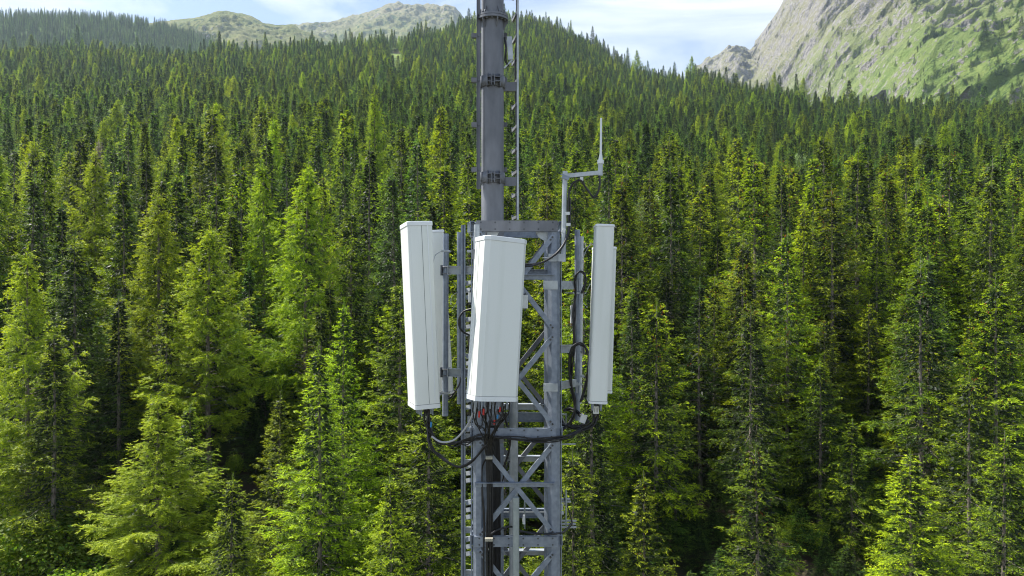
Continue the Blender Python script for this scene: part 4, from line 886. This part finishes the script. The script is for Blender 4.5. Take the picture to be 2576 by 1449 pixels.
m.cyl(P(1365, 649, wy + .02), P(1382, 649, wy + .02), .006); m.build('leg_clamp', M['galv_light'], wm)
wa = thing('rod_antenna', P(1511, 411, wy - .03), 'thin white rod antenna pointing up from the side arm right of the mast', 'antenna')
MB().cyl(P(1510.8, 412, wy - .03), P(1510.8, 403, wy - .03), .042, n=8, smooth=False).build('base_nut', M['radome2'], wa)
MB().cyl(P(1510.8, 403, wy - .03), P(1511.4, 388, wy - .03), .030, .017, n=14).build('cone', M['radome2'], wa)
MB().cyl(P(1511.4, 388, wy - .03), P(1512.2, 297, wy - .03), .0155, .0125, n=12).build('rod', M['radome2'], wa)

# ------------------------------------------------------------------ cables
def cable(pts, label, r=.012, mat_='cable', group='black cables on the tower', name='black_cable'):
    o = MB().tube(spline([P(*q) for q in pts], 7), r, 7).build(name, M[mat_]); tag(o, label, 'cable', group); return o
cable([(1508, 442, 9.3), (1508, 470, 9.3), (1496, 497, 9.3), (1478, 478, 9.3), (1462, 455, 9.3), (1446, 457, 9.3), (1433, 478, 9.32), (1429, 520, 9.33), (1430, 570, 9.33), (1425, 600, 9.3), (1405, 632, 9.25), (1375, 655, 9.2), (1340, 668, 9.15), (1315, 668, 9.1), (1290, 664, 9.15)], 'black cable looping from the rod antenna down its pole to the front antenna', .014)
cable([(1434, 498, 9.34), (1434, 560, 9.34), (1429, 592, 9.33), (1410, 628, 9.27), (1380, 652, 9.22), (1345, 664, 9.17), (1300, 664, 9.2)], 'second black cable clipped along the rod antenna pole', .012)
rc = random.Random(5)
# loops round the right support pole
def loop(n, pts, label, jit=2.0, r=.012, **k):
    for i in range(n):
        q = [(x + rc.uniform(-jit, jit), y + rc.uniform(-jit, jit), Y + rc.uniform(-.04, .04)) for x, y, Y in pts]; cable(q, label(i), r, **k)
nth = ['thickest', 'second', 'third', 'fourth', 'fifth', 'sixth', 'seventh', 'eighth', 'ninth', 'tenth', 'eleventh', 'twelfth']
loop(2, [(1448, 738, 9.8), (1447, 700, 9.8), (1458, 684, 9.8), (1470, 690, 9.8), (1472, 710, 9.8), (1462, 738, 9.8)], lambda i: ('outer', 'inner')[i] + ' of two small black cable arcs high on the right pole', 1.5)
loop(4, [(1447, 742, 9.75), (1444, 790, 9.75), (1444, 860, 9.75), (1440, 900, 9.75), (1436, 960, 9.75), (1446, 1010, 9.75), (1440, 1050, 9.75), (1412, 1085, 9.7), (1390, 1098, 9.5)], lambda i: f'{nth[i+1]} black cable hanging down along the right support pole', 3)
loop(3, [(1436, 970, 9.7), (1430, 920, 9.7), (1436, 882, 9.7), (1452, 866, 9.7), (1468, 868, 9.7), (1480, 892, 9.7), (1480, 930, 9.7), (1474, 965, 9.7), (1462, 1010, 9.7)], lambda i: f'{nth[i+1]} black cable of the large loop around the right pole', 3.2)
loop(7, [(1502, 1020, 9.5), (1500, 1045, 9.5), (1488, 1068, 9.5), (1460, 1082, 9.5), (1430, 1096, 9.45), (1400, 1104, 9.36), (1350, 1108, 9.33), (1290, 1103, 9.32), (1240, 1098, 9.33), (1225, 1105, 9.4)], lambda i: f'{nth[i+1]} black cable sagging from the slim right antenna under the beam', 6, .009)
loop(4, [(1420, 1035, 9.9), (1440, 1030, 9.85), (1465, 1045, 9.7), (1478, 1060, 9.6), (1450, 1075, 9.6), (1420, 1070, 9.8), (1408, 1050, 10)], lambda i: f'{nth[i+1]} tangled black cable at the foot of the right pole', 5, .010)
# from the left antenna
loop(6, [(1072, 1030, 9.5), (1076, 1060, 9.5), (1082, 1090, 9.5), (1100, 1112, 9.5), (1135, 1120, 9.45), (1175, 1112, 9.4), (1205, 1098, 9.33), (1232, 1096, 9.3)], lambda i: f'{nth[i+1]} black cable curving from the large left antenna to the beam', 9, .009)
loop(3, [(1080, 1032, 9.5), (1078, 1080, 9.5), (1084, 1120, 9.45), (1108, 1150, 9.45), (1150, 1172, 9.4), (1185, 1160, 9.38), (1215, 1128, 9.3), (1232, 1105, 9.3)], lambda i: f'{nth[i+1]} lowest hanging black cable below the left antenna', 4)
cable([(1086, 1098, 9.45), (1110, 1112, 9.4), (1140, 1108, 9.35), (1165, 1085, 9.3), (1182, 1058, 9.25), (1192, 1035, 9.2)], 'shiny grey cable curving left of the tower below the antennas', .013, 'cable_grey')
loop(3, [(1108, 990, 9.9), (1128, 1000, 9.95), (1145, 985, 10), (1157, 950, 10), (1160, 860, 10), (1160, 800, 10)], lambda i: f'{nth[i+1]} thin black cable behind the left support pole', 3, .009)
loop(2, [(1190, 777, 9.6), (1165, 785, 9.6), (1154, 810, 9.6), (1162, 832, 9.6), (1190, 848, 9.6)], lambda i: ('outer', 'inner')[i] + ' black cable arc left of the front antenna', 1.5, .011)
# under the front antenna
for i in range(11):
    x0 = 1192 + i * 9.0; x = x0
    cable([(x, 1012, 8.95), (x - 2, 1035, 8.98), (x + rc.uniform(-9, 7), 1052 + rc.uniform(-8, 14), 9.05 + rc.uniform(-.03, .06)), (x + (1228 - x) * rc.uniform(.25, .75), 1082 + rc.uniform(-6, 10), 9.2), (1226 + (x - 1226) * .25 + rc.uniform(-8, 8), 1120, 9.3), (1231 + rc.uniform(-7, 7), 1165, 9.36)], f'{nth[i+1]} black cable from the left under the front antenna', rc.choice((.007, .0085, .010)))
loop(2, [(1200, 1030, 9.0), (1198, 1055, 9.0), (1208, 1078, 9.0), (1216, 1050, 9.0), (1214, 1025, 9.0)], lambda i: ('outer', 'inner')[i] + ' small cable loop hanging under the front antenna', 2, .008)
loop(2, [(1225, 1020, 9.0), (1230, 1050, 9.0), (1245, 1062, 9.0), (1262, 1050, 9.0), (1268, 1020, 9.0)], lambda i: ('outer', 'inner')[i] + ' wide cable loop under the front antenna right side', 2, .009)
for i in range(10):
    x = 1225 + (i % 5) * 3.2; Y = 9.36 + (i // 5) * .03
    cable([(x + rc.uniform(0, 9), 1105, Y), (x - 1, 1160, Y), (x + rc.uniform(-2.5, 2.5), 1240, Y), (x + rc.uniform(-1, 1), 1330, Y), (x + rc.uniform(-3, 3), 1400, Y), (x, 1500, Y), (x, 1900, Y)], f'{nth[i+1]} cable of the front vertical black bundle', rc.choice((.008, .010, .012)))
for i in range(12):
    x = 1241 + (i % 6) * 3.3; Y = 9.75 + (i // 6) * .03
    cable([(x - 10, 1070, Y), (x - 2, 1120, Y), (x, 1240, Y), (x, 1449, Y), (x, 1900, Y)], f'{(nth[i+1] if i < 11 else "last")} cable of the rear vertical black bundle', .0125)
loop(2, [(1222, 1155, 9.4), (1214, 1180, 9.4), (1213, 1240, 9.4), (1218, 1300, 9.4), (1216, 1400, 9.4), (1218, 1500, 9.4)], lambda i: ('outer', 'inner')[i] + ' loose black cable right of the left front leg', 1.5, .008)
loop(2, [(1235, 1342, 9.3), (1255, 1332, 9.32), (1285, 1325, 9.35), (1310, 1336, 9.42), (1345, 1342, 9.45), (1385, 1343, 9.34), (1415, 1338, 9.5), (1432, 1325, 9.7), (1438, 1315, 9.8)], lambda i: ('upper', 'lower')[i] + ' black cable crossing above the lower beam', 1.5, .012)
loop(2, [(1280, 1160, 9.8), (1270, 1185, 9.8), (1262, 1215, 9.8), (1256, 1250, 9.8), (1250, 1300, 9.8)], lambda i: ('upper', 'lower')[i] + ' thin cable joining the rear black bundle', 2, .008)
loop(3, [(1268, 1040, 9.4), (1275, 1065, 9.45), (1282, 1100, 9.5), (1280, 1140, 9.6), (1262, 1190, 9.7)], lambda i: f'{nth[i+1]} cable dropping behind the beam right of the bundles', 3, .008)
# coloured marking tapes, cable clamps
for i, (px, py, Y, mm, hh, lab) in enumerate([(1205, 1042, 8.97, 'red', 24, 'red tape on a cable, left one under the front antenna'), (1216, 1036, 8.97, 'red', 24, 'red tape on a cable, second under the front antenna'), (1257, 1030, 8.97, 'red', 18, 'red tape on a cable at the right under the front antenna'), (1243, 1062, 8.99, 'red', 16, 'lowest red tape on a cable under the front antenna'),
        (1251, 1048, 8.99, 'blue', 14, 'blue tape on a cable under the front antenna'), (1084, 1068, 9.4, 'blue', 20, 'blue tape on a cable under the left antenna')]):
    o = MB().cyl(P(px, py + hh / 3, Y), P(px + 1, py - hh / 3, Y), .0125, n=8).build('marking_tape', M[mm]); tag(o, lab, 'tape', 'coloured cable tapes')
for py, Y, x0, x1, lab in ((1151, 9.3, 1222, 1239, 'cream cable clamp on the black bundle below the upper beam'), (1357, 9.26, 1220, 1240, 'cream cable clamp on the black bundle at the lower beam')):
    m = MB(); m.bar(P(x0, py, Y), P(x1, py, Y), .05, .036)
    for k in range(4): q = P(x0 + 3 + k * (x1 - x0 - 6) / 3, py, Y - .025); m.bolt(q, (0, -1, 0), .007, .008)
    o = m.build('cable_clamp', M['cream']); tag(o, lab, 'clamp', 'cream cable clamps')
# small boxes
def sbox(name, c, w, d, h, rot, label, cat='box', mt_='box', lines=False):
    t = thing(name, c, label, cat); m = MB(); up = Vector((math.sin(rot), 0, math.cos(rot)))
    m.extrude(rrect(w, d, .008, .008, 3), Vector(c) - up * h / 2, Vector(c) + up * h / 2, up=(0, 1, 0)); m.build('housing', M[mt_], t)
    m = MB(); m.cyl(Vector(c) - up * h / 2, Vector(c) - up * (h / 2 + .035), .009, n=8); m.cyl(Vector(c) + up * h / 2, Vector(c) + up * (h / 2 + .03), .009, n=8); m.build('cable_gland', M['dark'], t)
    if lines:
        m = MB()
        for dx in (-.02, 0, .02): m.bar(Vector(c) + Vector((dx, -d / 2 - .001, -.03)), Vector(c) + Vector((dx, -d / 2 - .001, .025)), .004, .003, up=(0, 1, 0))
        m.build('label_marks', M['dark'], t)
    return t
sbox('control_unit', P(1499, 1031, 9.45), .075, .05, .095, 0, 'small white control box hanging under the slim right antenna', lines=True)
sbox('control_unit', P(1467, 1053, 9.6), .085, .05, .11, .35, 'tilted small white box at the foot of the right pole')
sbox('surge_arrester', P(1440, 791, 9.8), .055, .055, .24, 0, 'upright white cylinder like box on the cable beside the right pole', 'device')
sbox('control_unit', P(1321, 759, 9.2), .07, .05, .17, 0, 'small white device peeking out right of the front antenna', 'device')
sbox('junction_box', P(1183, 748, 9.5), .05, .05, .13, 0, 'small white box left of the front antenna edge')
# fittings at the lower right of the tower
eq = thing('mounting_bracket', P(1412, 1345, 9.9), 'cluster of bare metal brackets and rods at the lower right leg of the tower', 'bracket')
m = MB()
for x0, x1, py in ((1402, 1434, 1255), (1402, 1436, 1262), (1405, 1450, 1310), (1405, 1448, 1318), (1405, 1450, 1326)): m.bar(P(x0, py, 9.9), P(x1, py, 9.9), .03, .018)
m.build('bar', M['galv_light'], eq)
for px, a, b, Y in ((1406, 1170, 1300, 9.9), (1424, 1232, 1325, 9.75), (1320, 1250, 1330, 10.1)): MB().cyl(P(px, a, Y), P(px, b, Y), .010, n=8).build('threaded_rod', M['pipe_new'], eq)
m = MB(); m.bar(P(1404, 1275, 9.85), P(1416, 1275, 9.85), .06, .07); m.bar(P(1404, 1290, 9.85), P(1418, 1290, 9.85), .05, .03); m.cyl(P(1318, 1296, 9.5), P(1318, 1318, 9.5), .018, n=8); m.build('block', M['box'], eq)
loop(2, [(1408, 1190, 9.95), (1412, 1230, 9.9), (1424, 1262, 9.85), (1434, 1290, 9.8), (1438, 1318, 9.8), (1430, 1328, 9.75)], lambda i: ('outer', 'inner')[i] + ' thin black cable on the right flank of the lower tower', 2, .008)

# ------------------------------------------------------------------ haze
hz = MB(); x0, x1, y0, y1, z0, z1 = -6000, 6000, -300, 6500, -42, 1750
hz.add([(x0, y0, z0), (x1, y0, z0), (x1, y1, z0), (x0, y1, z0), (x0, y0, z1), (x1, y0, z1), (x1, y1, z1), (x0, y1, z1)], [(3, 2, 1, 0), (4, 5, 6, 7), (0, 1, 5, 4), (1, 2, 6, 5), (2, 3, 7, 6), (3, 0, 4, 7)])
hm = bpy.data.materials.new('haze'); hm.use_nodes = True; t = hm.node_tree; t.nodes.clear()
pv = N(t, 'ShaderNodeVolumePrincipled'); pv.inputs['Color'].default_value = (.66, .82, 1.0, 1); pv.inputs['Density'].default_value = HAZE; pv.inputs['Anisotropy'].default_value = .2
oo = N(t, 'ShaderNodeOutputMaterial'); t.links.new(pv.outputs[0], oo.inputs['Volume'])
ho = hz.build('haze', hm); tag(ho, kind='stuff')
